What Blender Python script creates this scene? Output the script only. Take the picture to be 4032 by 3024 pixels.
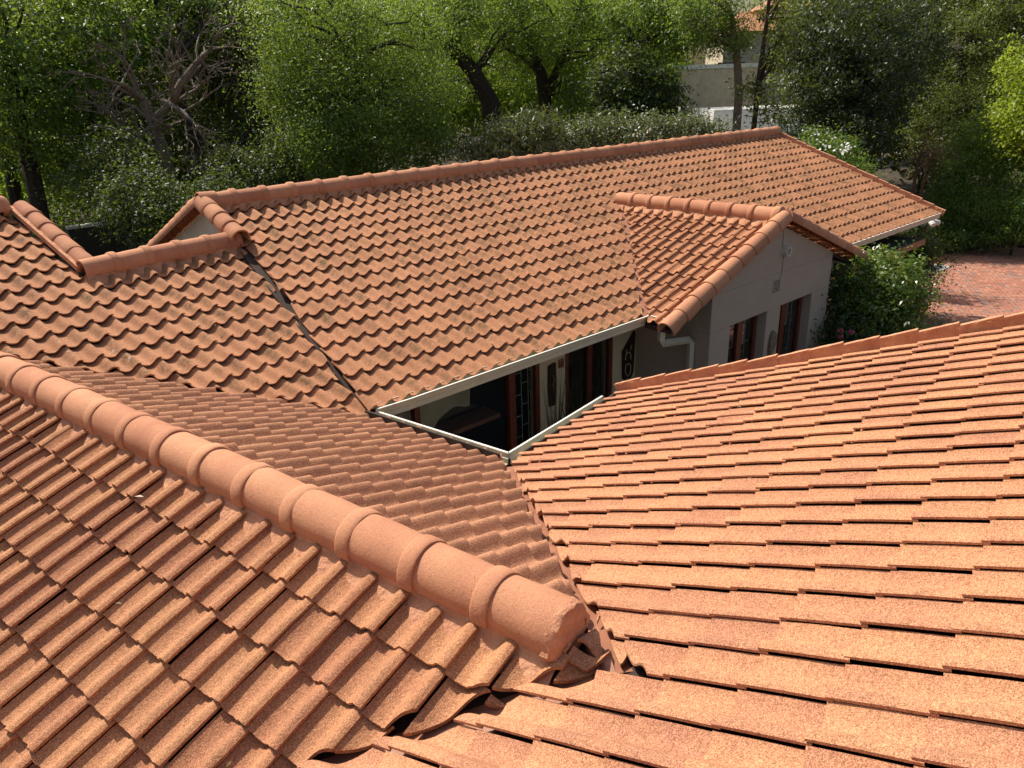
import bpy, bmesh, math, random
import numpy as np
from mathutils import Matrix, Vector
R_ = random.Random(7)
rng = np.random.default_rng(11)
for o in list(bpy.data.objects): bpy.data.objects.remove(o)
col = bpy.context.scene.collection
scene = bpy.context.scene

# ------------------------------------------------------------ camera, sky, sun
S = 0.2            # one roof tile is 0.2 m wide; the roofs are laid out in tiles
ZG = 27.0          # the camera stands 27 tile widths (5.4 m) above the ground
F = 2974.5
RC = np.array([[0.7325293928983745, -0.6800491180403941, -0.030559541757374444],
               [-0.2724851008647785, -0.2517829603193098, -0.9286319026931803],
               [0.6238209345209972, 0.6885771837240374, -0.3697416715871001]])
CAM = np.array([0, 0, ZG * S])
cd = bpy.data.cameras.new('camera'); cam = bpy.data.objects.new('camera', cd); col.objects.link(cam)
cd.lens = 36 * F / 4032; cd.clip_start = 0.05; cd.clip_end = 2000
m = Matrix(((RC[0][0], -RC[1][0], -RC[2][0], 0), (RC[0][1], -RC[1][1], -RC[2][1], 0), (RC[0][2], -RC[1][2], -RC[2][2], 0), (0, 0, 0, 1)))
cam.matrix_world = Matrix.Translation(Vector(CAM)) @ m
scene.camera = cam
SUN_EL, SUN_AZ = math.radians(51), math.radians(-4)      # azimuth from +Y towards +X
world = bpy.data.worlds.new('World'); scene.world = world; world.use_nodes = True
wn = world.node_tree.nodes; sky = wn.new('ShaderNodeTexSky'); sky.sky_type = 'NISHITA'; sky.sun_disc = False
sky.sun_elevation = SUN_EL; sky.sun_rotation = SUN_AZ; sky.air_density = 1.6; sky.dust_density = 4.0
wn['Background'].inputs[1].default_value = 0.095
world.node_tree.links.new(sky.outputs[0], wn['Background'].inputs[0])
sl = bpy.data.lights.new('sun', 'SUN'); sl.energy = 5.0; sl.angle = math.radians(0.5); sl.color = (1.0, 0.93, 0.80)
so = bpy.data.objects.new('sun', sl); col.objects.link(so)
sd = Vector((math.sin(SUN_AZ) * math.cos(SUN_EL), math.cos(SUN_AZ) * math.cos(SUN_EL), math.sin(SUN_EL)))
so.rotation_euler = sd.to_track_quat('Z', 'Y').to_euler(); so.location = (0, 0, 30)
scene.view_settings.view_transform = 'Standard'; scene.view_settings.look = 'None'
scene.view_settings.exposure = 0.34; scene.view_settings.gamma = 1
scene.render.resolution_x = 1024; scene.render.resolution_y = 768

def ray(px, py):
    return RC.T @ np.array([(px - 2016) / F, (py - 1512) / F, 1.0])
def at(px, py, dist):
    d = ray(px, py); return CAM + d / np.linalg.norm(d) * dist
def atground(px, py, z=0.0):
    d = ray(px, py); return CAM + d * ((z - CAM[2]) / d[2])

# ------------------------------------------------------------ object helpers
def empty(name, loc, label=None, cat=None, group=None):
    o = bpy.data.objects.new(name, None); col.objects.link(o); o.location = loc
    tag(o, label, cat, group); return o
def tag(o, label=None, cat=None, group=None, kind=None):
    if label: o['label'] = label
    if cat: o['category'] = cat
    if group: o['group'] = group
    if kind: o['kind'] = kind
    return o
def link(name, me, mat, parent=None):
    if mat is not None and not me.materials: me.materials.append(mat)
    o = bpy.data.objects.new(name, me); col.objects.link(o)
    if parent is not None:
        o.parent = parent
        if parent.type == 'EMPTY': o.location = -Vector(parent.location)
    return o
class MB:
    """collects polygons in metres, world space"""
    def __init__(s): s.v = []; s.f = []
    def add(s, vs, fs):
        n = len(s.v); s.v += [tuple(map(float, v)) for v in vs]; s.f += [tuple(i + n for i in f) for f in fs]
    def box(s, x0, x1, y0, y1, z0, z1):
        s.add([(x0,y0,z0),(x1,y0,z0),(x1,y1,z0),(x0,y1,z0),(x0,y0,z1),(x1,y0,z1),(x1,y1,z1),(x0,y1,z1)],
              [(0,3,2,1),(4,5,6,7),(0,1,5,4),(1,2,6,5),(2,3,7,6),(3,0,4,7)])
    def obox(s, p0, p1, side, up, w, h):
        """bar from p0 to p1 with half width w along side and half height h along up"""
        p0, p1, side, up = [np.array(a, float) for a in (p0, p1, side, up)]
        vs = [p + a * w * side + b * h * up for p in (p0, p1) for a, b in ((-1,-1),(1,-1),(1,1),(-1,1))]
        s.add(vs, [(0,1,2,3),(7,6,5,4),(0,4,5,1),(1,5,6,2),(2,6,7,3),(3,7,4,0)])
    def prism(s, pts, d):
        """polygon pts extruded by vector d"""
        n = len(pts); pts = [np.array(p, float) for p in pts]; d = np.array(d, float)
        s.add(pts + [p + d for p in pts], [tuple(range(n))[::-1], tuple(range(n, 2 * n))] + [(i, (i+1) % n, (i+1) % n + n, i + n) for i in range(n)])
    def tube(s, pts, rs, n=8, cap=True):
        pts = [np.array(p, float) for p in pts]
        if not hasattr(rs, '__len__'): rs = [rs] * len(pts)
        base = len(s.v); up = np.array([0.31, 0.17, 0.93])
        for i, p in enumerate(pts):
            t = pts[min(i+1, len(pts)-1)] - pts[max(i-1, 0)]; t = t / (np.linalg.norm(t) + 1e-9)
            a = np.cross(t, up); 
            if np.linalg.norm(a) < 0.15: a = np.cross(t, [1, 0, 0])
            a /= np.linalg.norm(a); b = np.cross(t, a)
            for k in range(n):
                q = 2 * math.pi * k / n; s.v.append(tuple(p + rs[i] * (math.cos(q) * a + math.sin(q) * b)))
        for i in range(len(pts) - 1):
            for k in range(n):
                a0 = base + i * n + k; a1 = base + i * n + (k+1) % n; s.f.append((a0, a1, a1 + n, a0 + n))
        if cap:
            s.f.append(tuple(base + k for k in range(n))[::-1]); s.f.append(tuple(base + (len(pts)-1) * n + k for k in range(n)))
    def build(s, name, mat, parent=None, smooth=False, bevel=0):
        me = bpy.data.meshes.new(name); me.from_pydata(s.v, [], s.f); 
        bm = bmesh.new(); bm.from_mesh(me); bmesh.ops.recalc_face_normals(bm, faces=bm.faces)
        bm.to_mesh(me); bm.free()
        if smooth:
            me.polygons.foreach_set('use_smooth', [True] * len(me.polygons))
            try: me.set_sharp_from_angle(angle=math.radians(40))
            except Exception: pass
        o = link(name, me, mat, parent)
        if bevel:
            b = o.modifiers.new('bevel', 'BEVEL'); b.width = bevel; b.segments = 2; b.limit_method = 'ANGLE'
        return o

# ------------------------------------------------------------ materials
def nodemat(name):
    mt = bpy.data.materials.new(name); mt.use_nodes = True; nt = mt.node_tree
    return mt, nt, nt.nodes['Principled BSDF'], nt.nodes, nt.links
def noise(nt, scale, detail=4, rough=0.6, coord='Object', vec=None):
    n = nt.nodes.new('ShaderNodeTexNoise'); n.inputs['Scale'].default_value = scale; n.inputs['Detail'].default_value = detail
    n.inputs['Roughness'].default_value = rough
    if vec is None:
        tc = nt.nodes.new('ShaderNodeTexCoord'); vec = tc.outputs[coord]
    nt.links.new(vec, n.inputs['Vector']); return n.outputs['Fac']
def ramp(nt, fac, stops):
    r = nt.nodes.new('ShaderNodeValToRGB'); e = r.color_ramp.elements
    while len(e) < len(stops): e.new(0.5)
    for i, (p, c) in enumerate(stops): e[i].position = p; e[i].color = (*c, 1) if len(c) == 3 else c
    nt.links.new(fac, r.inputs[0]); return r.outputs[0]
def mix(nt, a, b, fac, mode='MIX'):
    n = nt.nodes.new('ShaderNodeMix'); n.data_type = 'RGBA'; n.blend_type = mode
    for v, i in ((a, 6), (b, 7)):
        if isinstance(v, tuple): n.inputs[i].default_value = (*v, 1)
        else: nt.links.new(v, n.inputs[i])
    if isinstance(fac, (int, float)): n.inputs[0].default_value = fac
    else: nt.links.new(fac, n.inputs[0])
    return n.outputs[2]
def mth(nt, op, a, b=None, c=None, clamp=False):
    n = nt.nodes.new('ShaderNodeMath'); n.operation = op; n.use_clamp = clamp
    for i, v in enumerate((a, b, c)):
        if v is None: continue
        if isinstance(v, (int, float)): n.inputs[i].default_value = v
        else: nt.links.new(v, n.inputs[i])
    return n.outputs[0]
def attr(nt, name):
    a = nt.nodes.new('ShaderNodeAttribute'); a.attribute_name = name; return a
def bump(nt, h, strength, dist, bs):
    b = nt.nodes.new('ShaderNodeBump'); b.inputs['Strength'].default_value = strength; b.inputs['Distance'].default_value = dist
    nt.links.new(h, b.inputs['Height']); nt.links.new(b.outputs[0], bs.inputs['Normal'])
def simple(name, c, rough=0.6, c2=None, scale=8, bumps=None, metal=0, spec=0.3):
    mt, nt, bs, N, L = nodemat(name)
    c2 = c2 or tuple(x * 0.75 for x in c)
    L.new(ramp(nt, noise(nt, scale), [(0.3, c2), (0.7, c)]), bs.inputs['Base Color'])
    bs.inputs['Roughness'].default_value = rough; bs.inputs['Metallic'].default_value = metal
    bs.inputs['Specular IOR Level'].default_value = spec
    if bumps: bump(nt, noise(nt, bumps[0], 5), bumps[1], bumps[2], bs)
    return mt

def tile_mat(name, light, dark, dirt=0.0, grain=1.0):
    """sand-faced concrete tile: per-tile tone, gritty grain, worn and lichened rolls"""
    mt, nt, bs, N, L = nodemat(name)
    at_ = attr(nt, 'rnd').outputs['Fac']
    uv = N.new('ShaderNodeUVMap'); uv.uv_map = 'UVMap'
    sep = N.new('ShaderNodeSeparateXYZ'); L.new(uv.outputs[0], sep.inputs[0])
    u, v = sep.outputs[0], sep.outputs[1]
    blot = noise(nt, 9, 5, 0.65); big = noise(nt, 1.3, 3)
    base = mix(nt, light, dark, ramp(nt, mth(nt, 'ADD', mth(nt, 'MULTIPLY', at_, 0.42), mth(nt, 'MULTIPLY', blot, 0.72)), [(0.3, (0,0,0)), (0.9, (1,1,1))]))
    base = mix(nt, base, tuple(min(1, x * 1.12) for x in light), ramp(nt, big, [(0.45, (0,0,0)), (0.7, (.6,.6,.6))]))
    # dirt: soft brown lichen patch around the roll of each tile
    du = mth(nt, 'DIVIDE', mth(nt, 'SUBTRACT', u, 0.72), 0.36); dv = mth(nt, 'DIVIDE', mth(nt, 'SUBTRACT', v, 0.42), 0.5)
    rr = mth(nt, 'ADD', mth(nt, 'MULTIPLY', du, du), mth(nt, 'MULTIPLY', dv, dv))
    pm = mth(nt, 'SUBTRACT', 1.0, rr, clamp=True)
    pm = mth(nt, 'MULTIPLY', pm, ramp(nt, noise(nt, 14, 6, 0.75), [(0.35, (0,0,0)), (0.62, (1,1,1))]))
    pm = mth(nt, 'MULTIPLY', pm, mth(nt, 'ADD', mth(nt, 'MULTIPLY', attr(nt, 'rnd2').outputs['Fac'], 1.1), 0.25))
    base = mix(nt, base, (0.15, 0.085, 0.035), mth(nt, 'MULTIPLY', pm, dirt, clamp=True))
    # gritty grain
    g = noise(nt, 230, 2, 0.7); g2 = noise(nt, 75, 3, 0.7)
    base = mix(nt, base, mix(nt, base, (0.03, 0.012, 0.008), 0.62), ramp(nt, g, [(0.36, (grain*.9,)*3), (0.56, (0,0,0))]))
    base = mix(nt, base, mix(nt, base, (0.9, 0.55, 0.33), 0.45), ramp(nt, g, [(0.52, (0,0,0)), (0.68, (grain*.8,)*3)]))
    base = mix(nt, base, mix(nt, base, (0.10, 0.04, 0.02), 0.5), ramp(nt, g2, [(0.34, (.7,)*3), (0.55, (0,0,0))]))
    # white droppings and lime splashes on marked tiles
    w = ramp(nt, noise(nt, 26, 5, 0.8), [(0.60, (0,0,0)), (0.66, (1,1,1))])
    w = mth(nt, 'MULTIPLY', w, ramp(nt, noise(nt, 4.5, 2), [(0.50, (0,0,0)), (0.60, (1,1,1))]))
    base = mix(nt, base, (0.72, 0.68, 0.66), mth(nt, 'MULTIPLY', w, attr(nt, 'spl').outputs['Fac']))
    L.new(base, bs.inputs['Base Color'])
    bs.inputs['Roughness'].default_value = 0.85; bs.inputs['Specular IOR Level'].default_value = 0.22
    h = mth(nt, 'ADD', mth(nt, 'MULTIPLY', g, 0.55), mth(nt, 'MULTIPLY', g2, 0.9))
    bump(nt, h, 0.75, 0.006, bs)
    return mt
M = {}
M['tile_far'] = tile_mat('tile_far', (0.58, 0.262, 0.135), (0.44, 0.185, 0.092), 0.95)
M['tile_e'] = tile_mat('tile_east', (0.60, 0.280, 0.155), (0.44, 0.185, 0.105), 0.30)
M['tile_l'] = tile_mat('tile_west', (0.58, 0.270, 0.130), (0.40, 0.155, 0.085), 0.40)
M['tile_g'] = tile_mat('tile_south', (0.66, 0.310, 0.160), (0.46, 0.195, 0.120), 0.25)
def ridge_mat():
    mt, nt, bs, N, L = nodemat('ridge_tile_clay')
    oi = N.new('ShaderNodeObjectInfo')
    c = ramp(nt, mth(nt, 'ADD', mth(nt, 'MULTIPLY', oi.outputs['Random'], 0.35), mth(nt, 'MULTIPLY', noise(nt, 5, 5, .65), 0.7)), [(0.3, (0.60, 0.29, 0.165)), (0.8, (0.43, 0.18, 0.105))])
    g = noise(nt, 230, 2, .7); g2 = noise(nt, 60, 4, .7)
    c = mix(nt, c, mix(nt, c, (0.05, 0.02, 0.01), 0.5), ramp(nt, g, [(0.36, (.8,)*3), (0.52, (0,0,0))]))
    c = mix(nt, c, (0.30, 0.13, 0.06), ramp(nt, noise(nt, 3.1, 6, .8), [(0.58, (0,0,0)), (0.72, (.55,)*3)]))
    L.new(c, bs.inputs['Base Color']); bs.inputs['Roughness'].default_value = .85; bs.inputs['Specular IOR Level'].default_value = .2
    bump(nt, mth(nt, 'ADD', mth(nt, 'MULTIPLY', g, .35), g2), .55, .005, bs); return mt
M['ridge'] = ridge_mat()
M['mortar'] = simple('bedding_mortar', (0.64, 0.33, 0.19), .9, (0.46, 0.20, 0.115), 9, (28, .9, .02))
M['underlay'] = simple('underlay', (0.05, 0.03, 0.025), .9)
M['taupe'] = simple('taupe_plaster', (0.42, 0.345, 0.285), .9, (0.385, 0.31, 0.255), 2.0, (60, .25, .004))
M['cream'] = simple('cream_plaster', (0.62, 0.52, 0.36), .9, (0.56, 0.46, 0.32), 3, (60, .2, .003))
M['whitewall'] = simple('pale_plaster', (0.66, 0.58, 0.47), .9, (0.52, 0.42, 0.31), 3.2, (40, .3, .004))  # plaster tone mottled by noise
M['gutter'] = simple('painted_gutter', (0.62, 0.58, 0.45), .45, (0.52, 0.48, 0.36), 5)
M['gutterlip_lit'] = simple('gutter_lip_lit', (0.85, 0.84, 0.76), .4, (0.8, 0.78, 0.7), 5)  # paler than the gutter: sunlight on its top edge put into the colour
M['steel'] = simple('grey_flashing', (0.42, 0.46, 0.48), .35, (0.3, .33, .35), 4, metal=.4)
M['wood'] = simple('red_hardwood', (0.16, 0.035, 0.018), .4, (0.09, 0.02, 0.012), 12, spec=.5)
M['fascia'] = simple('stained_fascia', (0.34, 0.15, 0.09), .55, (0.25, 0.10, 0.06), 9)
M['darkwood'] = simple('dark_timber', (0.035, 0.018, 0.012), .6)
M['felt'] = simple('bitumen_felt', (0.06, 0.055, 0.045), .9, (0.04, .036, .03), 20, (50, .4, .004))
M['dark'] = simple('inner_shade', (0.02, 0.013, 0.010), .9)  # near-black: shade inside rooms and vent holes put into the colour
M['blind'] = simple('cream_blind', (0.60, 0.52, 0.38), .8, (0.5, .42, .3), 3)
M['white'] = simple('white_paint', (0.74, 0.73, 0.70), .5, (0.66, .65, .62), 4)
M['bar'] = simple('white_bar', (0.62, 0.62, 0.60), .5)
M['bowl'] = simple('brushed_steel', (0.6, 0.6, 0.6), .25, metal=.9)
M['stone'] = simple('carved_stone', (0.26, 0.20, 0.14), .9, (0.12, .09, .06), 30, (60, .8, .01))
M['plastic'] = simple('pvc', (0.62, 0.58, 0.5), .5)
M['lampdark'] = simple('dark_metal', (0.05, 0.045, 0.05), .4, metal=.5)
M['bark'] = simple('dark_bark', (0.060, 0.045, 0.032), .95, (0.025, 0.018, 0.013), 14, (22, 1, .03))
M['bark_grey'] = simple('grey_bark', (0.24, 0.20, 0.16), .95, (0.10, 0.08, 0.06), 12, (22, 1, .03))
M['twig_red'] = simple('dead_twig', (0.22, 0.12, 0.09), .95, (0.12, .07, .05), 12)
M['soil'] = simple('leaf_litter_soil', (0.075, 0.055, 0.032), .95, (0.03, 0.022, 0.014), 3, (12, 1, .03))
def glass():
    mt, nt, bs, N, L = nodemat('window_glass')
    bs.inputs['Base Color'].default_value = (0.8, 0.85, 0.85, 1); bs.inputs['Roughness'].default_value = 0.02
    bs.inputs['Transmission Weight'].default_value = 1.0; bs.inputs['IOR'].default_value = 1.45
    return mt
M['glass'] = glass()
def leaf_mat(name, c1, c2, c3, trans=0.35, rough=0.45, spec=0.4):
    mt, nt, bs, N, L = nodemat(name)
    r = attr(nt, 'rnd').outputs['Fac']
    c = ramp(nt, r, [(0.0, c1), (0.55, c2), (1.0, c3)])
    L.new(c, bs.inputs['Base Color']); bs.inputs['Roughness'].default_value = rough; bs.inputs['Specular IOR Level'].default_value = spec
    tr = N.new('ShaderNodeBsdfTranslucent'); 
    tc = mix(nt, c, (0.50, 0.62, 0.05), 0.45); L.new(tc, tr.inputs[0])
    ms = N.new('ShaderNodeMixShader'); ms.inputs[0].default_value = trans
    L.new(bs.outputs[0], ms.inputs[1]); L.new(tr.outputs[0], ms.inputs[2]); L.new(ms.outputs[0], N['Material Output'].inputs[0])
    return mt
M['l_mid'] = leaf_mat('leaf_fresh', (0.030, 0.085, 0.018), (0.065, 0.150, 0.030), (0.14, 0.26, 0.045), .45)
M['l_lime_sunlit'] = leaf_mat('leaf_lime_sunlit', (0.07, 0.15, 0.015), (0.14, 0.25, 0.02), (0.28, 0.38, 0.04), .55)  # sun through far leaves put into a brighter, yellower colour
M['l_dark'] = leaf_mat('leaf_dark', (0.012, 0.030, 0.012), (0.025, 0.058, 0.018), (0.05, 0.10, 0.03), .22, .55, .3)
M['l_ever'] = leaf_mat('leaf_evergreen', (0.012, 0.026, 0.014), (0.024, 0.048, 0.022), (0.07, 0.10, 0.05), .14, .5, .4)
M['l_olive'] = leaf_mat('leaf_olive', (0.045, 0.065, 0.018), (0.085, 0.115, 0.030), (0.15, 0.18, 0.05), .3)
M['l_yellow'] = leaf_mat('leaf_yellow', (0.16, 0.24, 0.02), (0.30, 0.38, 0.03), (0.48, 0.52, 0.06), .5)
M['l_gloss'] = leaf_mat('leaf_glossy', (0.035, 0.085, 0.010), (0.085, 0.155, 0.014), (0.30, 0.34, 0.04), .3, .3, .7)
M['l_grey'] = leaf_mat('leaf_greygreen', (0.05, 0.065, 0.035), (0.10, 0.12, 0.065), (0.18, 0.20, 0.12), .2)
M['l_rust'] = leaf_mat('leaf_rust', (0.10, 0.05, 0.03), (0.16, 0.09, 0.05), (0.22, 0.14, 0.08), .2)
M['l_dry'] = leaf_mat('leaf_dry', (0.20, 0.12, 0.05), (0.34, 0.22, 0.10), (0.5, 0.38, 0.2), .1)
M['flower'] = leaf_mat('white_petal', (0.7, 0.7, 0.68), (0.75, .75, .72), (.8, .8, .8), .2)
M['pink'] = leaf_mat('pink_petal', (0.6, 0.08, 0.14), (0.7, .12, .2), (.75, .25, .3), .2)

# ------------------------------------------------------------ the roof planes
P_ = 0.36384; T_ = math.tan(P_); GA = 1.3956; YN = 0.1725745
cP, sP = math.cos(P_), math.sin(P_)
Rn = np.array([[math.cos(YN), -math.sin(YN), 0], [math.sin(YN), math.cos(YN), 0], [0, 0, 1]])
def W(P):  # tile units, camera origin -> metres, ground origin
    P = np.asarray(P, float); return P * S + np.array([0, 0, ZG * S])
def NW(X, Y, z): return W(Rn @ np.array([X, Y, z]))
def NV(X, Y, z): return Rn @ np.array([X, Y, z], float)
class Slope:
    def __init__(s, O, d1, d2):      # d1: to the right seen from the foot of the slope, d2: down the slope
        s.O = np.array(O, float); s.d1 = np.array(d1, float); s.d2 = np.array(d2, float)
        n = np.cross(s.d1, s.d2); n /= np.linalg.norm(n); s.n = n if n[2] > 0 else -n
    def z(s, x, y):                  # height of the crest plane over plan point
        return (s.n @ s.O - s.n[0] * x - s.n[1] * y) / s.n[2]
A = Slope([20.1198, 49.5010, -7.0355], [1, 0, 0], [0, -cP, -sP])
G = Slope([20.48934, 19.9730, -14.0645], Rn @ [-1, 0, 0], Rn @ [0, cP, -sP])
L_ = Slope([1.3342, 17.9081, -12.1945], Rn @ [0, -1, 0], Rn @ [-cP, 0, -sP])
E_ = Slope([17.8326, 29.7786, -14.7749], Rn @ [0, 1, 0], Rn @ [cP, 0, -sP])
C = Slope([10.5916, 43.5311, -9.1831], Rn @ [1, 0, 0], Rn @ [0, -cP, -sP])
L_.O = L_.O + .10 * L_.n; G.O = G.O + .06 * G.n; E_.O = E_.O + .14 * E_.d1
BXR, BY0, BZ = 52.1, 27.35, -9.62
BL = Slope([BXR - 1.55, BY0 + .35, BZ - 1.55 * T_], [0, -1, 0], [-cP, 0, -sP])
BR = Slope([BXR + 1.55, BY0 + .35, BZ - 1.55 * T_], [0, 1, 0], [cP, 0, -sP])

def hprof(s):
    """height of the tile section over its width (crest = 0)"""
    s = np.asarray(s, float)
    a = -.31 + .16 * (1 - s / .42) ** 2
    b = -.31 + .31 * (0.5 - 0.5 * np.cos(np.pi * (s - .42) / .44))
    c = -.05 * ((s - .86) / .14) ** 2
    return np.where(s < .42, a, np.where(s < .86, b, c))
def tile_slope(name, sl, i0, i1, k0, k1, cuts, mat, parent, ns=10, nv=1, step=.16, th=.07, sfrac0=0.0, jit=1.0, cutj=.0, label=None, spl=None, seed=1, omit=()):
    """i: columns along d1, k: courses, +k down the slope. Lattice point (i,k) = front right lap corner of the tile.
    cuts: list of (point xy, normal xy): keeps the side the normal points to (plan view)."""
    rg = np.random.default_rng(seed)
    V = []; Fc = []; UV = []; RN = []; R2 = []; SPL = []
    ss = np.concatenate([np.linspace(0, .42, ns // 2 + 1), np.linspace(.42, .86, ns // 2 + 1)[1:], np.linspace(.86, 1, max(2, ns // 5) + 1)[1:]])
    vs = np.linspace(0, 1, nv + 1); m_ = len(ss)
    hp = hprof(ss)
    for k in range(k0, k1 + 1):
        crow = rg.normal(0, .012) * jit
        for i in range(i0, i1 + 1):
            if (i, k) in omit: continue
            dz, dx, dr, dy, tl = rg.normal(0, .012) * jit, rg.normal(0, .014) * jit, rg.normal(0, .008) * jit, rg.normal(0, .022) * jit + crow, rg.normal(0, .012) * jit
            q = np.zeros((nv + 1, m_, 3))
            for b, vv in enumerate(vs):
                al = i - 1 + ss + dx + dr * (vv - .5) * GA
                dn = k * GA - vv * (GA + .12) + dy + dr * (ss - .5)
                if b == 0: dn = dn + rg.normal(0, .006, m_) * jit
                h = hp + dz - step * vv + tl * (ss - .5) - (0.02 if b == 0 else 0)
                q[b] = sl.O + np.outer(al, sl.d1) + np.outer(dn, sl.d2) + np.outer(h, sl.n)
            top = q.reshape(-1, 3)
            cen = top.mean(0)
            cs = cuts(cen) if callable(cuts) else cuts
            if cs is None: continue
            dmin = min([((cen[0] - c[0][0]) * c[1][0] + (cen[1] - c[0][1]) * c[1][1]) for c in cs] + [99])
            if dmin < -1.2: continue
            # solid tile
            bot = np.concatenate([q[0] - th * sl.n, q[-1] - th * sl.n])
            vv_ = np.concatenate([top, bot]); nt_ = len(top)
            fs = []; fu = []
            for b in range(nv):
                for a in range(m_ - 1):
                    fs.append((b*m_+a, b*m_+a+1, (b+1)*m_+a+1, (b+1)*m_+a)); fu.append(((ss[a], vs[b]), (ss[a+1], vs[b]), (ss[a+1], vs[b+1]), (ss[a], vs[b+1])))
            for a in range(m_ - 1):
                fs.append((a, nt_+a, nt_+a+1, a+1)); fu.append(((ss[a], 0),) * 4)
            e = nt_ + m_
            fs.append((m_-1, nt_+m_-1, e+m_-1, nv*m_+m_-1)) if nv == 1 else fs.append(tuple([nt_+m_-1, e+m_-1] + [b*m_+m_-1 for b in range(nv, -1, -1)]))
            fu.append(((1, 0),) * len(fs[-1]))
            fs.append(tuple([e, nt_] + [b*m_ for b in range(0, nv+1)])); fu.append(((0, 0),) * len(fs[-1]))
            r1, r2 = rg.random(), rg.random() ** 1.5
            sp = spl(cen) if spl else 0
            if dmin < 1.3:
                for a in range(m_ - 1): fs.append((nt_+a, e+a, e+a+1, nt_+a+1)); fu.append(((ss[a], 0),) * 4)
                fs.append(tuple([nv*m_+a for a in range(m_)] + [e+a for a in range(m_-1, -1, -1)])); fu.append(((0, 1),) * len(fs[-1]))
                bm = bmesh.new(); ul = bm.loops.layers.uv.new('UVMap'); bv = [bm.verts.new(v) for v in vv_]
                for f, u_ in zip(fs, fu):
                    try: bf = bm.faces.new([bv[x] for x in f])
                    except ValueError: continue
                    for lp, uu in zip(bf.loops, u_): lp[ul].uv = uu
                for (pt, nn) in cs:
                    if (cen[0] - pt[0]) * nn[0] + (cen[1] - pt[1]) * nn[1] > 1.5: continue
                    o_ = abs(rg.normal(0, cutj)); an = rg.normal(0, cutj * .9)
                    n2 = Vector((nn[0] * math.cos(an) - nn[1] * math.sin(an), nn[0] * math.sin(an) + nn[1] * math.cos(an), 0)).normalized()
                    pc = Vector((cen[0], cen[1], 0)); pl = Vector((pt[0], pt[1], 0)); nn0 = Vector((nn[0], nn[1], 0)).normalized()
                    foot = pc - nn0 * (pc - pl).dot(nn0)
                    r_ = bmesh.ops.bisect_plane(bm, geom=bm.verts[:] + bm.edges[:] + bm.faces[:], plane_co=foot + nn0 * o_, plane_no=n2, clear_inner=True)
                    ce = [g for g in r_['geom_cut'] if isinstance(g, bmesh.types.BMEdge) and g.is_valid]
                    if ce:
                        try: bmesh.ops.edgeloop_fill(bm, edges=ce)
                        except Exception: pass
                    if not bm.faces: break
                base = len(V); idx = {v: n for n, v in enumerate(bm.verts)}
                V += [tuple(v.co) for v in bm.verts]
                for f in bm.faces:
                    Fc.append(tuple(base + idx[v] for v in f.verts)); UV += [tuple(l[ul].uv) for l in f.loops]; RN.append(r1); R2.append(r2); SPL.append(sp)
                bm.free()
            else:
                base = len(V); V += [tuple(v) for v in vv_]
                for f, u_ in zip(fs, fu):
                    Fc.append(tuple(base + x for x in f)); UV += list(u_); RN.append(r1); R2.append(r2); SPL.append(sp)
    me = bpy.data.meshes.new(name); me.from_pydata([tuple(x) for x in W(V)], [], Fc)
    uvl = me.uv_layers.new(name='UVMap'); uvl.data.foreach_set('uv', np.array(UV, dtype=np.float32).ravel())
    for nm, dat in (('rnd', RN), ('rnd2', R2), ('spl', SPL)):
        a_ = me.attributes.new(nm, 'FLOAT', 'FACE'); a_.data.foreach_set('value', np.array(dat, dtype=np.float32))
    me.polygons.foreach_set('use_smooth', [True] * len(me.polygons))
    me.set_sharp_from_angle(angle=math.radians(38))
    o = link(name, me, mat, parent)
    if label: o['label'] = label
    return o

def sheet(sl, pts, off, thick, mb):
    """flat board under a slope: plan polygon pts (tile units)"""
    t_ = [np.array([x, y, sl.z(x, y) - off]) for x, y in pts]; b_ = [p - np.array([0, 0, thick]) for p in t_]
    n = len(pts)
    mb.add(W(t_ + b_), [tuple(range(n)), tuple(range(n, 2*n))[::-1]] + [(i, i+n, (i+1) % n + n, (i+1) % n) for i in range(n)])

def n2w(X, Y): v = Rn @ [X, Y, 0]; return (v[0], v[1])
def nn(X, Y): v = Rn @ [X, Y, 0]; return (v[0], v[1])
def xsec(s1, s2, z):
    Mx = np.array([s1.n, s2.n, [0, 0, 1.]]); return np.linalg.solve(Mx, [s1.n @ s1.O, s2.n @ s2.O, z])
# near house frame key values
XR = None
pE, pL = Rn.T @ E_.O, Rn.T @ L_.O
XR = ((pE[2] + T_ * pE[0]) - (pL[2] - T_ * pL[0])) / (2 * T_); ZR = pE[2] + T_ * (pE[0] - XR)
pG, pC = Rn.T @ G.O, Rn.T @ C.O
YT = pG[1] + (pG[2] - ZR) / T_          # the ridge meets the south slope here
YTC = pC[1] + (ZR - pC[2]) / T_         # and the north slope here
XV, XE, YE = 31.1, 22.35, 17.75         # verge, east eave, south slope eave (near frame)

house = empty('house', (6, 4, 0), 'rambling single storey house with terracotta tiled roofs around a dark courtyard', 'house')

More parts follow.
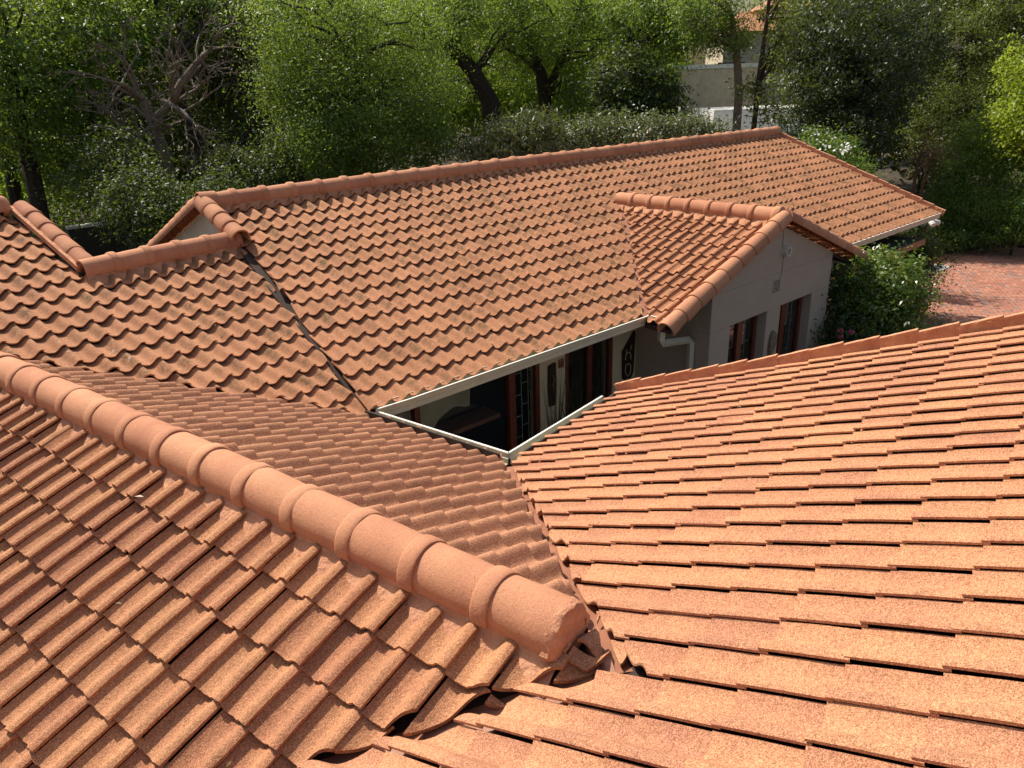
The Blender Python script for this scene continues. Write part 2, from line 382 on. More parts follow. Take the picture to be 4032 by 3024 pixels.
# ------------------------------------------------------------ roof slopes
r2 = math.sqrt(.5); gp = .05
def nr(P): return P[0] * math.cos(YN) + P[1] * math.sin(YN), -P[0] * math.sin(YN) + P[1] * math.cos(YN)
def H(X, Y, a, b): return (n2w(X, Y), n2w(a, b))           # half plane in the near house's frame
roof_near = tile_slope('roof', E_, -22, 14, -10, 0, lambda c: [H(XR, 0, 1, 0), H(XR - gp, YT + gp, -r2, r2), H(XR - gp, YTC - gp, -r2, -r2)], M['tile_e'], house, ns=12, nv=2, cutj=.10, seed=3)
roof_near['label'] = 'middle roof slope falling from the big ridge to the courtyard'
rw = tile_slope('roof', L_, -22, 13, -5, 9, lambda c: [H(XR, 0, -1, 0), H(XR + gp, YT + gp, r2, r2), H(XR + gp, YTC - gp, r2, -r2)], M['tile_l'], house, ns=14, nv=3, cutj=.12, seed=4, jit=1.3)
rw['label'] = 'near left roof slope with deep rolled tiles below the big ridge'
def cutG(c):
    X, Y = nr(c)
    return [H(XV, 0, -1, 0), H(XR + gp, YT - gp, r2, -r2) if X > XR else H(XR - gp, YT - gp, -r2, -r2)]
rs = tile_slope('roof', G, -7, 34, -22, 1, cutG, M['tile_g'], house, ns=12, nv=2, step=.08, th=.045, cutj=.08, seed=5, jit=.7)
rs['label'] = 'bright near right roof slope'
sp0 = np.array([17.6, 29.9]); sp1 = np.array([19.5, 46.2]); sdv = (sp1 - sp0) / np.linalg.norm(sp1 - sp0); snr = np.array([sdv[1], -sdv[0]])
def splC(c):
    X, Y = nr(c); d = math.hypot((X - 13.0) / 5.0, (Y - 34.5) / 4.0)
    return max(0, min(1, 1.5 - d))
def cutC(c):
    X, Y = nr(c); cs = [(tuple(sp0 - snr * .02), tuple(-snr))]
    if Y > 42.5: cs.append(H(17.5, 0, -1, 0))
    cs.append(H(XR + gp, YTC + gp, r2, r2) if X > XR else H(XR - gp, YTC + gp, -r2, r2))
    return cs
rc_ = tile_slope('roof', C, -24, 10, -7, 11, cutC, M['tile_far'], house, ns=10, nv=1, step=.22, cutj=.08, seed=6, spl=splC)
rc_['label'] = 'far left roof slope with white droppings'
YVB = 49.5 + (BZ + 7.035) / T_
def cutA(c):
    cs = [(tuple(sp0 + snr * .03), tuple(snr)) if c[1] < 46 else ((19.2, 0), (1, 0)), ((91.9, 0), (-1, 0))]
    if c[1] < YVB + 3 and abs(c[0] - BXR) < 16:
        cs.append(((BXR - gp, YVB), (-r2, r2)) if c[0] < BXR else ((BXR + gp, YVB), (r2, r2)))
    return cs
ra = tile_slope('roof', A, -2, 73, 0, 15, cutA, M['tile_far'], house, ns=8, nv=1, step=.22, cutj=.07, seed=8)
ra['label'] = 'long far roof slope'
rb = tile_slope('roof', BL, -17, 0, -1, 9, [((BXR, 0), (-1, 0)), ((BXR + gp, YVB), (r2, -r2)), ((0, BY0), (0, 1))], M['tile_far'], house, ns=10, nv=1, cutj=.10, seed=9)
rb['label'] = 'left slope of the small gabled wing roof'
rb2 = tile_slope('roof', BR, 0, 17, -1, 9, [((BXR, 0), (1, 0)), ((BXR - gp, YVB), (-r2, -r2)), ((0, BY0), (0, 1))], M['tile_far'], house, ns=8, nv=1, cutj=.10, seed=10)
rb2['label'] = 'right slope of the small gabled wing roof'

# sheets added under the tiles against light leaks, and the hidden far slopes
mb = MB(); of = .62
def npts(l): return [n2w(*p) for p in l]
ye = 39.5
sheet(E_, npts([(XR, YT), (XE, YT + XE - XR), (XE, YTC - XE + XR), (XR, YTC)]), of, .3, mb)
sheet(L_, npts([(XR, YT), (XR, YTC), (-2.5, YTC - 12.65), (-2.5, YT + 12.65)]), of, .3, mb)
sheet(G, npts([(XR, YT), (XE, YE), (XV, YE), (XV, -13), (XR, -13)]), of, .3, mb)
sheet(G, npts([(XR, YT), (XR, -13), (-12, -13), (-12, YE), (-2, YE)]), of, .3, mb)
sheet(C, npts([(XR, YTC), (XE, YTC - XE + XR), (24.2, 26.9)]) + [tuple(sp0), tuple(sp1)] + npts([(17.4, 42.7), (17.4, 50), (XR, 50)]), of, .3, mb)
sheet(C, npts([(XR, YTC), (XR, 50), (-8, 50), (-8, YTC - 18)]), of, .3, mb)
sheet(A, [tuple(sp0), (BXR - (YVB - 30.1), 30.1), (BXR, YVB), (BXR, 50.7), (19.5, 50.7)], of, .3, mb)
sheet(A, [(BXR, 50.7), (BXR, YVB), (BXR + (YVB - 30.1), 30.1), (91.8, 30.1), (91.8, 50.7)], of, .3, mb)
sheet(BL, [(BXR, BY0 + .3), (BXR, YVB), (BXR - 13, YVB - 13), (BXR - 13, BY0 + .3)], of, .3, mb)
sheet(BR, [(BXR, BY0 + .3), (BXR + 13, BY0 + .3), (BXR + 13, YVB - 13), (BXR, YVB)], of, .3, mb)
ub = mb.build('roof_backing', M['underlay'], house); ub['label'] = 'dark sheet under the tiles, added to stop light leaking'
# rear slopes (away from the camera)
Aback = Slope([20.12, 51.7, A.z(20, 50.6) - 1.1 * T_], [-1, 0, 0], [0, cP, -sP])
rr_ = tile_slope('roof', Aback, -72, 0, -1, 14, [((20.6, 0), (1, 0)), ((91.9, 0), (-1, 0)), ((0, 50.6), (0, 1))], M['tile_far'], house, ns=6, nv=1, seed=12)
rr_['label'] = 'rear slope of the long far roof'
Cb = Slope(np.array([*n2w(17.9, 43.9), C.z(*n2w(17.9, 42.6)) - 1.3 * T_]), Rn @ [-1, 0, 0], Rn @ [0, cP, -sP])
mb = MB(); sheet(Cb, npts([(17.4, 42.6), (27.5, 42.6), (27.5, 49), (17.4, 49)]), .2, .2, mb)
sheet(Aback, [(20.6, 50.6), (91.8, 50.6), (91.8, 70), (20.6, 70)], .5, .3, mb)
mb.build('roof_backing', M['underlay'], house)

# valley linings
def strip(pts, w, mb, z=.02):
    for a, b in zip(pts[:-1], pts[1:]):
        a = np.array(a, float); b = np.array(b, float); d = b - a; sdd = np.cross(d, [0, 0, 1]); sdd /= np.linalg.norm(sdd)
        mb.obox(W(a), W(b), sdd, [0, 0, 1], w * S, z * S)
mb = MB()
def v3(sl, X, Y, off): x, y = n2w(X, Y); return [x, y, sl.z(x, y) - off]
strip([v3(E_, XR, YT, .55), v3(E_, XE, YT + XE - XR, .55)], .4, mb)
strip([v3(E_, XR, YTC, .55), v3(E_, XE, YTC - XE + XR, .55)], .4, mb)
strip([v3(L_, XR, YT, .55), v3(L_, -4, YT + XR + 4, .55)], .4, mb)
strip([[BXR, YVB, BZ - .4], [BXR - 12.9, YVB - 12.9, BZ - 12.9 * T_ - .4]], .5, mb)
mb.build('valley_lining', M['fascia'], house)

# ------------------------------------------------------------ ridge and barge tiles
def barrel(t0, t1, up, ra_, rb_, collar, name, parent, mat, arc=(-18, 198), nseg=18, th=.09, rnd=0.0, cend=True):
    t0 = np.array(t0, float); t1 = np.array(t1, float); up = np.array(up, float)
    ax = t1 - t0; Ln = np.linalg.norm(ax); ax /= Ln; sd_ = np.cross(ax, up); sd_ /= np.linalg.norm(sd_); up = np.cross(sd_, ax)
    if collar: st = [(0, ra_ - .02), (.06, ra_), (.45, ra_ + .015), (.80, rb_), (.815, rb_ + collar * .7), (.84, rb_ + collar), (.95, rb_ + collar), (.985, rb_ + collar * .85), (1.0, rb_ + collar * .6)]
    else: st = [(0, ra_), (.33, ra_ + (rb_ - ra_) * .33), (.66, ra_ + (rb_ - ra_) * .66), (.97, rb_), (1.0, rb_ - .015)]
    vs = []; n = nseg + 1
    jx, jz = R_.gauss(0, rnd), R_.gauss(0, rnd)
    ph = [R_.random() * 6.28 for _ in range(4)]
    for (f, r) in st:
        c = t0 + ax * Ln * f + sd_ * jx * (f - .5) * 2 + up * jz * (f - .5) * 2
        for k in range(n):
            q_ = math.radians(arc[0] + (arc[1] - arc[0]) * k / nseg); rr = r * (1 + .010 * math.sin(3 * q_ + ph[0] + f * 3) + .007 * math.sin(7 * q_ + ph[1] + f * 9))
            vs.append(c + sd_ * rr * math.cos(q_) + up * rr * math.sin(q_))
    o_ = len(vs)
    for (f, r) in (st[0], st[-1]):
        c = t0 + ax * Ln * f + sd_ * jx * (f - .5) * 2 + up * jz * (f - .5) * 2
        for k in range(n):
            q_ = math.radians(arc[0] + (arc[1] - arc[0]) * k / nseg); vs.append(c + (r - th) * (sd_ * math.cos(q_) + up * math.sin(q_)))
    fs = []; ns_ = len(st)
    for a in range(ns_ - 1):
        for k in range(nseg): fs.append((a*n+k, a*n+k+1, (a+1)*n+k+1, (a+1)*n+k))
    for k in range(nseg):
        fs.append((k, o_+k, o_+k+1, k+1)); b_ = (ns_-1)*n
        fs.append((b_+k+1, o_+n+k+1, o_+n+k, b_+k)); fs.append((o_+k, o_+n+k, o_+n+k+1, o_+k+1))
    fs.append(tuple([a*n for a in range(ns_)] + [o_+n, o_])); fs.append(tuple([a*n+nseg for a in range(ns_)] + [o_+n+nseg, o_+nseg])[::-1])
    mb = MB(); mb.add(W(vs), fs); return mb.build(name, mat, parent, smooth=True)
def run(p0, p1, n, up, ra_, rb_, collar, name, parent, rnd=.012, lap=.10, **kw):
    p0 = np.array(p0, float); p1 = np.array(p1, float)
    for j in range(n):
        a = p0 + (p1 - p0) * (j - (lap if j else 0)) / n; b = p0 + (p1 - p0) * (j + 1) / n
        barrel(a, b, up, ra_, rb_, collar, name, parent, M['ridge'], rnd=rnd, **kw)
def bed(p0, p1, up, off, w, hgt, mb, seed=0, n=None, amp=.03):
    """rough mortar strip beside a ridge: from the barrel's edge down into the tiles, off = signed side offset"""
    rg = np.random.default_rng(seed); p0 = np.array(p0, float); p1 = np.array(p1, float); d = p1 - p0; Ln = np.linalg.norm(d); d /= Ln
    up = np.array(up, float); sd_ = np.cross(d, up); sd_ /= np.linalg.norm(sd_); sg = 1 if off > 0 else -1
    n = n or int(Ln * 5); vs = []; o1 = 0
    prof = [(0, .25), (0, .03), (.06, -.04), (.16 * w, -hgt * .45), (w * .55, -hgt * .8), (w, -hgt * 1.3)]
    for i in range(n + 1):
        o1 = .7 * o1 + rg.normal(0, amp)
        for j, (a, b) in enumerate(prof):
            k = 0 if j == 0 else 1
            vs.append(p0 + d * Ln * i / n + sd_ * (off + sg * (a + k * rg.normal(0, amp * .4) + (j > 2) * o1)) + up * (b + k * rg.normal(0, amp * .4)))
    m_ = len(prof); fs = [(i*m_+j, i*m_+j+1, (i+1)*m_+j+1, (i+1)*m_+j) for i in range(n) for j in range(m_ - 1)]
    mb.add(W(vs), fs)
Z3 = [0, 0, 1]
# the big near ridge
cN = ZR - .10
pitch_ = 2.09; y_last = 8.15
for j in range(14, -1, -1):
    a = NV(XR, y_last + pitch_ * (j + 1) + .18, cN); b = NV(XR, y_last + pitch_ * j, cN)
    barrel(a, b, Z3, .63, .63, .075, 'ridge_tile', roof_near, M['ridge'], rnd=.012, nseg=28)
barrel(NV(XR, y_last + .18, cN), NV(XR, 6.62, cN), Z3, .63, .66, 0, 'ridge_tile', roof_near, M['ridge'], nseg=28)
mb = MB()
bed(NV(XR, 6.5, ZR - .28), NV(XR, 38.5, ZR - .28), Z3, .50, .52, .46, mb, 1, amp=.022)
bed(NV(XR, 6.5, ZR - .28), NV(XR, 38.5, ZR - .28), Z3, -.50, .52, .46, mb, 2, amp=.022)
mb.build('mortar_bed', M['mortar'], roof_near, smooth=True)
# rough end plug
def plug(c, ax, up, r, name, parent, seed=0, depth=.12, low=-.62):
    rg = np.random.default_rng(seed); ax = np.array(ax, float); up = np.array(up, float); sd_ = np.cross(ax, up); vs = [np.array(c) + ax * (depth + .03)]; fs = []
    rings = [(.35, depth + .02), (.7, depth), (.93, depth * .6), (1.0, 0), (1.0, -.15)]; n = 26
    for f, dp in rings:
        for k in range(n):
            q_ = 2 * math.pi * k / n; cx, cz = math.cos(q_) * r * f, math.sin(q_) * r * f
            if cz < 0: cz *= abs(low) / r; cx *= 1.10
            vs.append(np.array(c) + sd_ * (cx + rg.normal(0, .012)) + up * (cz + rg.normal(0, .012)) + ax * (dp + rg.normal(0, .02)))
    for k in range(n): fs.append((0, 1 + k, 1 + (k + 1) % n))
    for i in range(len(rings) - 1):
        for k in range(n): fs.append((1+i*n+k, 1+(i+1)*n+k, 1+(i+1)*n+(k+1) % n, 1+i*n+(k+1) % n))
    mb = MB(); mb.add(W(vs), fs); return mb.build(name, M['mortar'], parent, smooth=True)
pl = plug(NV(XR, 6.62, cN), NV(0, -1, 0), [0, 0, 1], .66, 'end_plug', roof_near, 3)
# long far ridge
yAr = 50.62; zAr = A.z(20, yAr) - .05
run([19.3, yAr, zAr], [91.9, yAr, zAr], 34, Z3, .60, .62, .09, 'ridge_tile', ra)
mb = MB(); bed([19.3, yAr, zAr - .15], [91.9, yAr, zAr - .15], Z3, .50, .30, .42, mb, 5, n=220, amp=.02); mb.build('mortar_bed', M['mortar'], ra, smooth=True)
plug([91.9, yAr, zAr], [1, 0, 0], [0, 0, 1], .64, 'end_plug', ra, 7)
# ridge of the far left slope
xa, ya = 17.55, 42.62; zc = C.z(*n2w(xa, ya)) - .05
run(NV(xa, ya, zc), NV(27.1, ya, zc), 5, Z3, .62, .64, .085, 'ridge_tile', rc_)
mb = MB(); bed(NV(xa, ya, zc - .15), NV(27.2, ya, zc - .15), Z3, .50, .40, .48, mb, 9, amp=.03); mb.build('mortar_bed', M['mortar'], rc_, smooth=True)
# its upper left part: ridge end and half round verge tiles
zd = C.z(*n2w(17, 50.2))
run(NV(6, 50.2, zd), NV(17.2, 50.2, zd), 5, Z3, .62, .64, .085, 'ridge_tile', rc_)
plug(NV(17.2, 50.2, zd), NV(1, 0, 0), [0, 0, 1], .66, 'end_plug', rc_, 11, depth=.35)
upC = C.n
def ds(sl, p, k): return np.array(p, float) + sl.d2 * k
p0 = np.array([*n2w(18.15, 50.0), C.z(*n2w(18.15, 50.0)) - .12]); p1 = np.array([*n2w(18.15, 42.9), C.z(*n2w(18.15, 42.9)) - .12])
run(p0, p1, 5, C.n, .50, .58, 0, 'barge_tile', rc_)
mb = MB(); mb.obox(W(p0 + Rn @ [-.52, 0, .10]), W(p1 + Rn @ [-.52, 0, .10]), Rn @ [1, 0, 0], C.n, .16 * S, .14 * S)
mb.build('mortar_bed', M['mortar'], rc_)
# gable at the left end of the long roof
pa = np.array([19.15, 50.62, zAr + .05]); pf = np.array([19.25, 45.7, A.z(20, 45.7) + .06])
run(pa, pf, 4, A.n, .56, .64, 0, 'barge_tile', ra)
run(pa + [0, 0, 0], pa + np.array([.15, 14.0, -14.0 * T_ - .1]), 10, Aback.n, .56, .64, 0, 'barge_tile', ra)
barrel(pa + [.9, 0, .02], pa + [-.25, 0, .02], Z3, .64, .68, 0, 'ridge_tile', ra, M['ridge'])
# gabled wing
run([BXR, YVB + .2, BZ - .02], [BXR, BY0 + .45, BZ - .02], 8, Z3, .60, .62, .09, 'ridge_tile', rb)
mb = MB(); bed([BXR, BY0 + .3, BZ - .15], [BXR, YVB, BZ - .15], Z3, -.48, .5, .46, mb, 13, amp=.03); bed([BXR, BY0 + .3, BZ - .15], [BXR, YVB, BZ - .15], Z3, .48, .5, .46, mb, 14, amp=.03)
mb.build('mortar_bed', M['mortar'], rb, smooth=True)
pk = np.array([BXR, BY0, BZ - .02])
run(pk + [0, 0, 0], [BXR - 14.0, BY0, BZ - 14.0 * T_ - .02], 9, BL.n, .56, .66, 0, 'barge_tile', rb, lap=.14)
run(pk + [0, 0, 0], [BXR + 14.0, BY0, BZ - 14.0 * T_ - .02], 9, BR.n, .56, .66, 0, 'barge_tile', rb2, lap=.14)
plug([BXR, BY0 + .35, BZ + .05], [0, -1, 0], [0, 0, 1], .66, 'ridge_plug', rb, 15)
mb = MB(); bed([BXR, BY0 + .42, BZ - .02], [BXR - 13.6, BY0 + .42, BZ - .02 - 13.6 * T_], BL.n, .16, .22, .3, mb, 16, amp=.03)
mb.build('mortar_bed', M['mortar'], rb, smooth=True)
# stepped verges
def verge(sl, fx, n0, n1, hi, th, name, parent, seed):
    rg = np.random.default_rng(seed); 
    for k in range(n0, n1):
        a = fx(k * GA) ; b = fx((k + 1) * GA + .12); sdir = sl.d1
        mb = MB(); nseg = 7; vs = []
        dz = rg.normal(0, .02)
        for i in range(nseg + 1):
            f = i / nseg; c = a + (b - a) * f; h1 = hi - .04 + .09 * f + dz
            w_ = rg.normal(0, .015)
            for (sx, hz) in ((-.0, -.35), (-.03 + w_, h1 - .10), (-.05, h1 - .08), (-.05, h1), (th, h1 + rg.normal(0, .006)), (th, -.6)):
                vs.append(c + (-sdir if name == 'g' else sdir) * sx + sl.n * hz + (sdir * rg.normal(0, .006)))
        m_ = 6; fs = [(i*m_+j, i*m_+(j+1) % m_, (i+1)*m_+(j+1) % m_, (i+1)*m_+j) for i in range(nseg) for j in range(m_)]
        fs += [tuple(range(m_))[::-1], tuple(nseg*m_+j for j in range(m_))]
        mb.add(W(vs), fs); mb.build('verge_tile', M['mortar'], parent)
xg, yg = XV, 17.6
g0 = np.array([*n2w(xg, yg), G.z(*n2w(xg, yg))])
verge(G, lambda t: g0 - G.d2 * (t), 0, 22, .30, .22, 'g', rs, 17)
a0 = np.array([91.8, yAr, A.z(91.8, yAr)])
verge(A, lambda t: a0 + A.d2 * t, 0, 16, .18, .25, 'a', ra, 18)

# ------------------------------------------------------------ gutters
def gutter(p0, p1, out, w, h, name, parent, t=.035):
    """open box gutter between p0 and p1 (outer top lip), out = outward horizontal unit vector; tile units"""
    p0 = np.array(p0, float); p1 = np.array(p1, float); out = np.array(out, float); z = np.array([0, 0, 1.]); mb = MB()
    prof = [(0, 0), (.06, 0), (.06, -.06), (0, -.07), (0, -h * .45), (-.05, -h * .55), (-.05, -h), (-w, -h), (-w, .05), (-w + t, .05), (-w + t, -h + t), (-.05 - t, -h + t), (-.05 - t, -h * .5), (-t, -h * .4), (-t, 0)]
    n = len(prof); vs = [p + out * a + z * b for p in (p0, p1) for a, b in prof]
    mb.add(W(vs), [(i, (i+1) % n, (i+1) % n + n, i + n) for i in range(n)] + [tuple(range(n))[::-1], tuple(range(n, 2*n))])
    g = mb.build(name, M['gutter'], parent)
    m2 = MB(); m2.obox(W(p0 + out * .03 + z * .01), W(p1 + out * .03 + z * .01), out, z, .045 * S, .016 * S); m2.build('gutter_lip_lit', M['gutterlip_lit'], g)
    return g
zg = -14.72
kx = np.array([19.35, 29.75, zg]); cA = np.array([39.55, 29.75, zg])
nEc = NV(22.75, 26.55, zg); kC = np.array([17.75, 29.55, zg])
crn = NV(22.85, 26.35, zg)
g1 = gutter(crn, [19.85, 29.75, zg], -(Rn @ [0, 1, 0]), .62, .62, 'gutter', house); g1['label'] = 'short gutter length at the courtyard corner'
g2 = gutter([19.85, 29.75, zg], cA, [0, -1, 0], .62, .62, 'gutter', house); g2['label'] = 'long cream gutter below the far roof'
g3 = gutter([39.55, 29.9, zg], [39.55, 28.1, zg], [-1, 0, 0], .62, .55, 'gutter', house)
g4 = gutter([66.5, 29.9, zg], [91.6, 29.9, zg], [0, -1, 0], .62, .55, 'gutter', house); g4['label'] = 'cream gutter at the far right eave'
zn = -14.85
g5 = gutter(NV(22.85, 26.4, zn), NV(22.9, 18.15, zn), Rn @ [1, 0, 0], .6, .5, 'gutter', house)
g6 = gutter(NV(22.9, 18.15, zn), NV(30.6, 18.05, zn), Rn @ [0, 1, 0], .6, .5, 'gutter', house)
g7 = gutter([64.7, 28.1, zg], [64.7, 29.9, zg], [1, 0, 0], .62, .55, 'gutter', house)
mb = MB(); mb.obox(W(NV(22.2, 26.4, zn - .2)), W(NV(22.2, 18.1, zn - .2)), Rn @ [1, 0, 0], Z3, .04 * S, .5 * S)
mb.obox(W(NV(22.9, 17.4, zn - .2)), W(NV(31.0, 17.4, zn - .2)), Rn @ [0, 1, 0], Z3, .04 * S, .5 * S)
mb.obox(W([19.6, 30.45, zg - .45]), W([39.6, 30.45, zg - .45]), [0, 1, 0], Z3, .04 * S, .38 * S)
mb.obox(W([66, 30.6, zg - .45]), W([91.6, 30.6, zg - .45]), [0, 1, 0], Z3, .04 * S, .38 * S)
mb.build('fascia_board', M['felt'], house)
# downpipe at the inner corner
def sqpipe(pts, w, name, parent, d=None):
    mb = MB(); d = d or w
    pts = [np.array(p, float) for p in pts]
    mb.tube([W(p) for p in pts], w * S, n=4); return mb.build(name, M['gutter'], parent, bevel=.006)
dp = sqpipe([[39.9, 28.95, zg - .5], [39.9, 28.95, zg - 1.65], [40.15, 28.95, zg - 1.95], [43.2, 28.95, zg - 2.45], [43.45, 28.95, zg - 2.75], [43.45, 28.95, -26.9]], .27, 'downpipe', house)
dp['label'] = 'cream downpipe with a long swan neck under the inner corner'
dp2 = sqpipe([[64.4, 29.0, zg - .5], [64.2, 29.0, zg - 1.3], [61.5, 29.0, zg - 2.0], [61.45, 29.0, -26.9]], .25, 'downpipe', house)

# ------------------------------------------------------------ walls of the gabled wing
WY = 27.6; xl, xr = 43.7, 61.2; zb = -27.0; zt = -14.0
mb = MB()
def ub_(x0, x1, y0, y1, z0, z1): a = W([x0, y0, z0]); b = W([x1, y1, z1]); mb.box(a[0], b[0], a[1], b[1], a[2], b[2])
op = [(46.25, 51.3, -24.0, -16.63), (53.3, 58.3, -24.0, -16.6)]; wt = 1.15
ub_(xl, xr, WY, WY + wt, -16.6, zt + .1); ub_(xl, op[0][0], WY, WY + wt, zb, -16.6); ub_(op[0][1], op[1][0], WY, WY + wt, zb, -16.6); ub_(op[1][1], xr, WY, WY + wt, zb, -16.6)
ub_(op[0][0], op[0][1], WY, WY + wt, zb, -24); ub_(op[1][0], op[1][1], WY, WY + wt, zb, -24)
apz = BZ - .62
mb.prism([W([xl, WY, zt + .1]), W([xr, WY, zt + .1]), W([xr, WY, apz - (xr - BXR) * T_]), W([BXR, WY, apz]), W([xl, WY, apz - (BXR - xl) * T_])], [0, wt * S, 0])
ub_(xl, xl + wt, WY + wt, 34.0, zb, zt); ub_(xr - wt, xr, WY + wt, 34.0, zb, zt)
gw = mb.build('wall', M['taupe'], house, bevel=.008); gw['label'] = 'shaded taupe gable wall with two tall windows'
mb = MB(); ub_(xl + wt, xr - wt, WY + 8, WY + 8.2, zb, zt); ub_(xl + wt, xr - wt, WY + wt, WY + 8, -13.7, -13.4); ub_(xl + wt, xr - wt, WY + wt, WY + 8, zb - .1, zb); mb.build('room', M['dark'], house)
def barwin(x0, x1, z0, z1, y, parent, mull, rows, name='window', cur=None):
    """timber window in a wall facing -y: frame, mullion, panes, burglar bars in a brick pattern"""
    mb = MB(); fw = .28
    def B(a0, a1, c0, c1, d0=0, d1=.35): p = W([a0, y + d0, c0]); q_ = W([a1, y + d1, c1]); mb.box(p[0], q_[0], p[1], q_[1], p[2], q_[2])
    B(x0, x0 + fw * .6, z0, z1); B(x1 - fw * 1.3, x1, z0, z1); B(x0 + fw * .6, x1 - fw * 1.3, z1 - fw * .5, z1); B(x0 + fw * .6, x1 - fw * 1.3, z0, z0 + fw)
    for mx in mull: B(mx - .35, mx + .35, z0 + fw, z1 - fw * .5, -.02, .33)
    w = mb.build(name, M['wood'], parent, bevel=.004)
    mb = MB(); B(x0 + .1, x1 - .1, z0 + .1, z1 - .1, .16, .20); mb.build('pane', M['glass'], w)
    mb = MB(); xs = [x0 + fw * .6 + .35 + .62 * k for k in range(int((x1 - x0) / .62))]; h_ = 1.55
    for j, xx in enumerate(xs):
        if any(abs(xx - mx) < .4 for mx in mull) or xx > x1 - .45: continue
        B(xx - .018, xx + .018, z0 + fw, z1 - fw * .5, .5, .54)
        k = 0
        while z1 - .9 - k * h_ - (j % 2) * h_ * .5 > z0:
            zz = z1 - .9 - k * h_ - (j % 2) * h_ * .5; k += 1
            B(xx, min(xx + .62, x1 - .3), zz - .018, zz + .018, .505, .535)
    if rows: mb.build('burglar_bar', M['bar'], w)
    return w
w1 = barwin(op[0][0], op[0][1], -24, -16.63, WY + .75, house, [48.9], 4); w1['label'] = 'left window of the gable wall'
w2 = barwin(op[1][0], op[1][1], -24, -16.6, WY + .75, house, [55.3], 4); w2['label'] = 'right window of the gable wall'
for w_, x0 in ((w1, 49.3), (w1, 46.6), (w2, 56.0)):
    mb = MB()
    for k in range(16):
        a = W([x0, WY + 1.5, -17.0 - k * .16]); b = W([x0 + 1.5, WY + 1.62, -16.98 - k * .16 + .10]); mb.box(a[0], b[0], a[1], b[1], a[2], b[2])
    mb.build('venetian_blind', M['blind'], w_)
# air brick, pipe and cable
mb = MB(); a = W([51.75, WY, -15.25]); 
mb.box(*[v for p in zip(W([51.75, WY - .03, -15.35]), W([52.85, WY + .1, -14.30])) for v in p]); ab = mb.build('air_brick', M['taupe'], house)
mb = MB()
for i in range(5):
    for j in range(5):
        x0 = 51.86 + i * .19; z0 = -15.27 + j * .19; mb.box(*[v for p in zip(W([x0, WY - .045, z0]), W([x0 + .09, WY - .02, z0 + .11])) for v in p])
mb.build('vent_hole_shade', M['dark'], ab)  # raised dark blocks, the shade of the openings painted as colour
mb = MB(); n = 20; vs = []; pc = np.array([52.95, WY, -12.3])
for rr, yy in ((.36, 0), (.36, -.42), (.27, -.42), (.27, -.1)):
    for k in range(n): q_ = 2 * math.pi * k / n; vs.append(pc + [rr * math.cos(q_), yy, rr * math.sin(q_)])
mb.add(W(vs), [(i*n+k, i*n+(k+1) % n, (i+1)*n+(k+1) % n, (i+1)*n+k) for i in range(3) for k in range(n)] + [tuple(3*n+k for k in range(n))])
mb.build('overflow_pipe', M['plastic'], house, smooth=True)
mb = MB(); mb.tube([W([52.55, WY - .03, apz - .2]), W([52.6, WY - .03, -11.95])], .035 * S, 6); mb.tube([W([52.9, WY - .03, -12.6]), W([52.85, WY - .03, -14.2]), W([52.6, WY - .03, -14.35])], .035 * S, 6)
mb.build('cable', M['taupe'], house)
# lean-to wall behind: long wing wall with glazing
WA = 34.0
mb = MB()
ub_(33.35, 35.85, WA, WA + 1, zb, -15.5); ub_(40.9, 43.7, WA, WA + 1, zb, -15.5); ub_(17, 23.0, WA, WA + 1, zb, -26.6); ub_(19.5, 43.7, WA + .02, WA + 1, -15.5, -14.9)
mb.build('wall', M['cream'], house)['label'] = 'cream courtyard wall'
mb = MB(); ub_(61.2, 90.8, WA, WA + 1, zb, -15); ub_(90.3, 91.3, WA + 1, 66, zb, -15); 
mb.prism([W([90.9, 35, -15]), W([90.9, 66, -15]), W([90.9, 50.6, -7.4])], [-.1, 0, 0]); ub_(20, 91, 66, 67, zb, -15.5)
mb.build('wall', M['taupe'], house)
# white gable end wall at the left
mb = MB(); mb.prism([W([19.45, 45.8, -16]), W([19.45, 64.8, -16]), W([19.45, 64.8, zAr - .5 - 14.2 * T_]), W([19.45, 50.62, zAr - .35]), W([19.45, 45.8, zAr - .6 - 4.8 * T_])], [.12, 0, 0])
mb.build('wall', M['whitewall'], house)['label'] = 'small pale triangular gable wall with mottled plaster'
# near house walls and soffits
mb = MB()
def nbox(X0, X1, Y0, Y1, z0, z1):
    vs = [W(NV(X, Y, z)) for z in (z0, z1) for X, Y in ((X0, Y0), (X1, Y0), (X1, Y1), (X0, Y1))]
    mb.add(vs, [(0,3,2,1),(4,5,6,7),(0,1,5,4),(1,2,6,5),(2,3,7,6),(3,0,4,7)])
nbox(19.5, 20.2, 15, 33, zb, -14.9); nbox(20.2, 29.5, 15, 15.7, zb, -14.9); nbox(28.8, 29.5, -11, 15, zb, -14.9); nbox(-2, -1.3, 5, 30, zb, -14.9)
mb.build('wall', M['cream'], house)

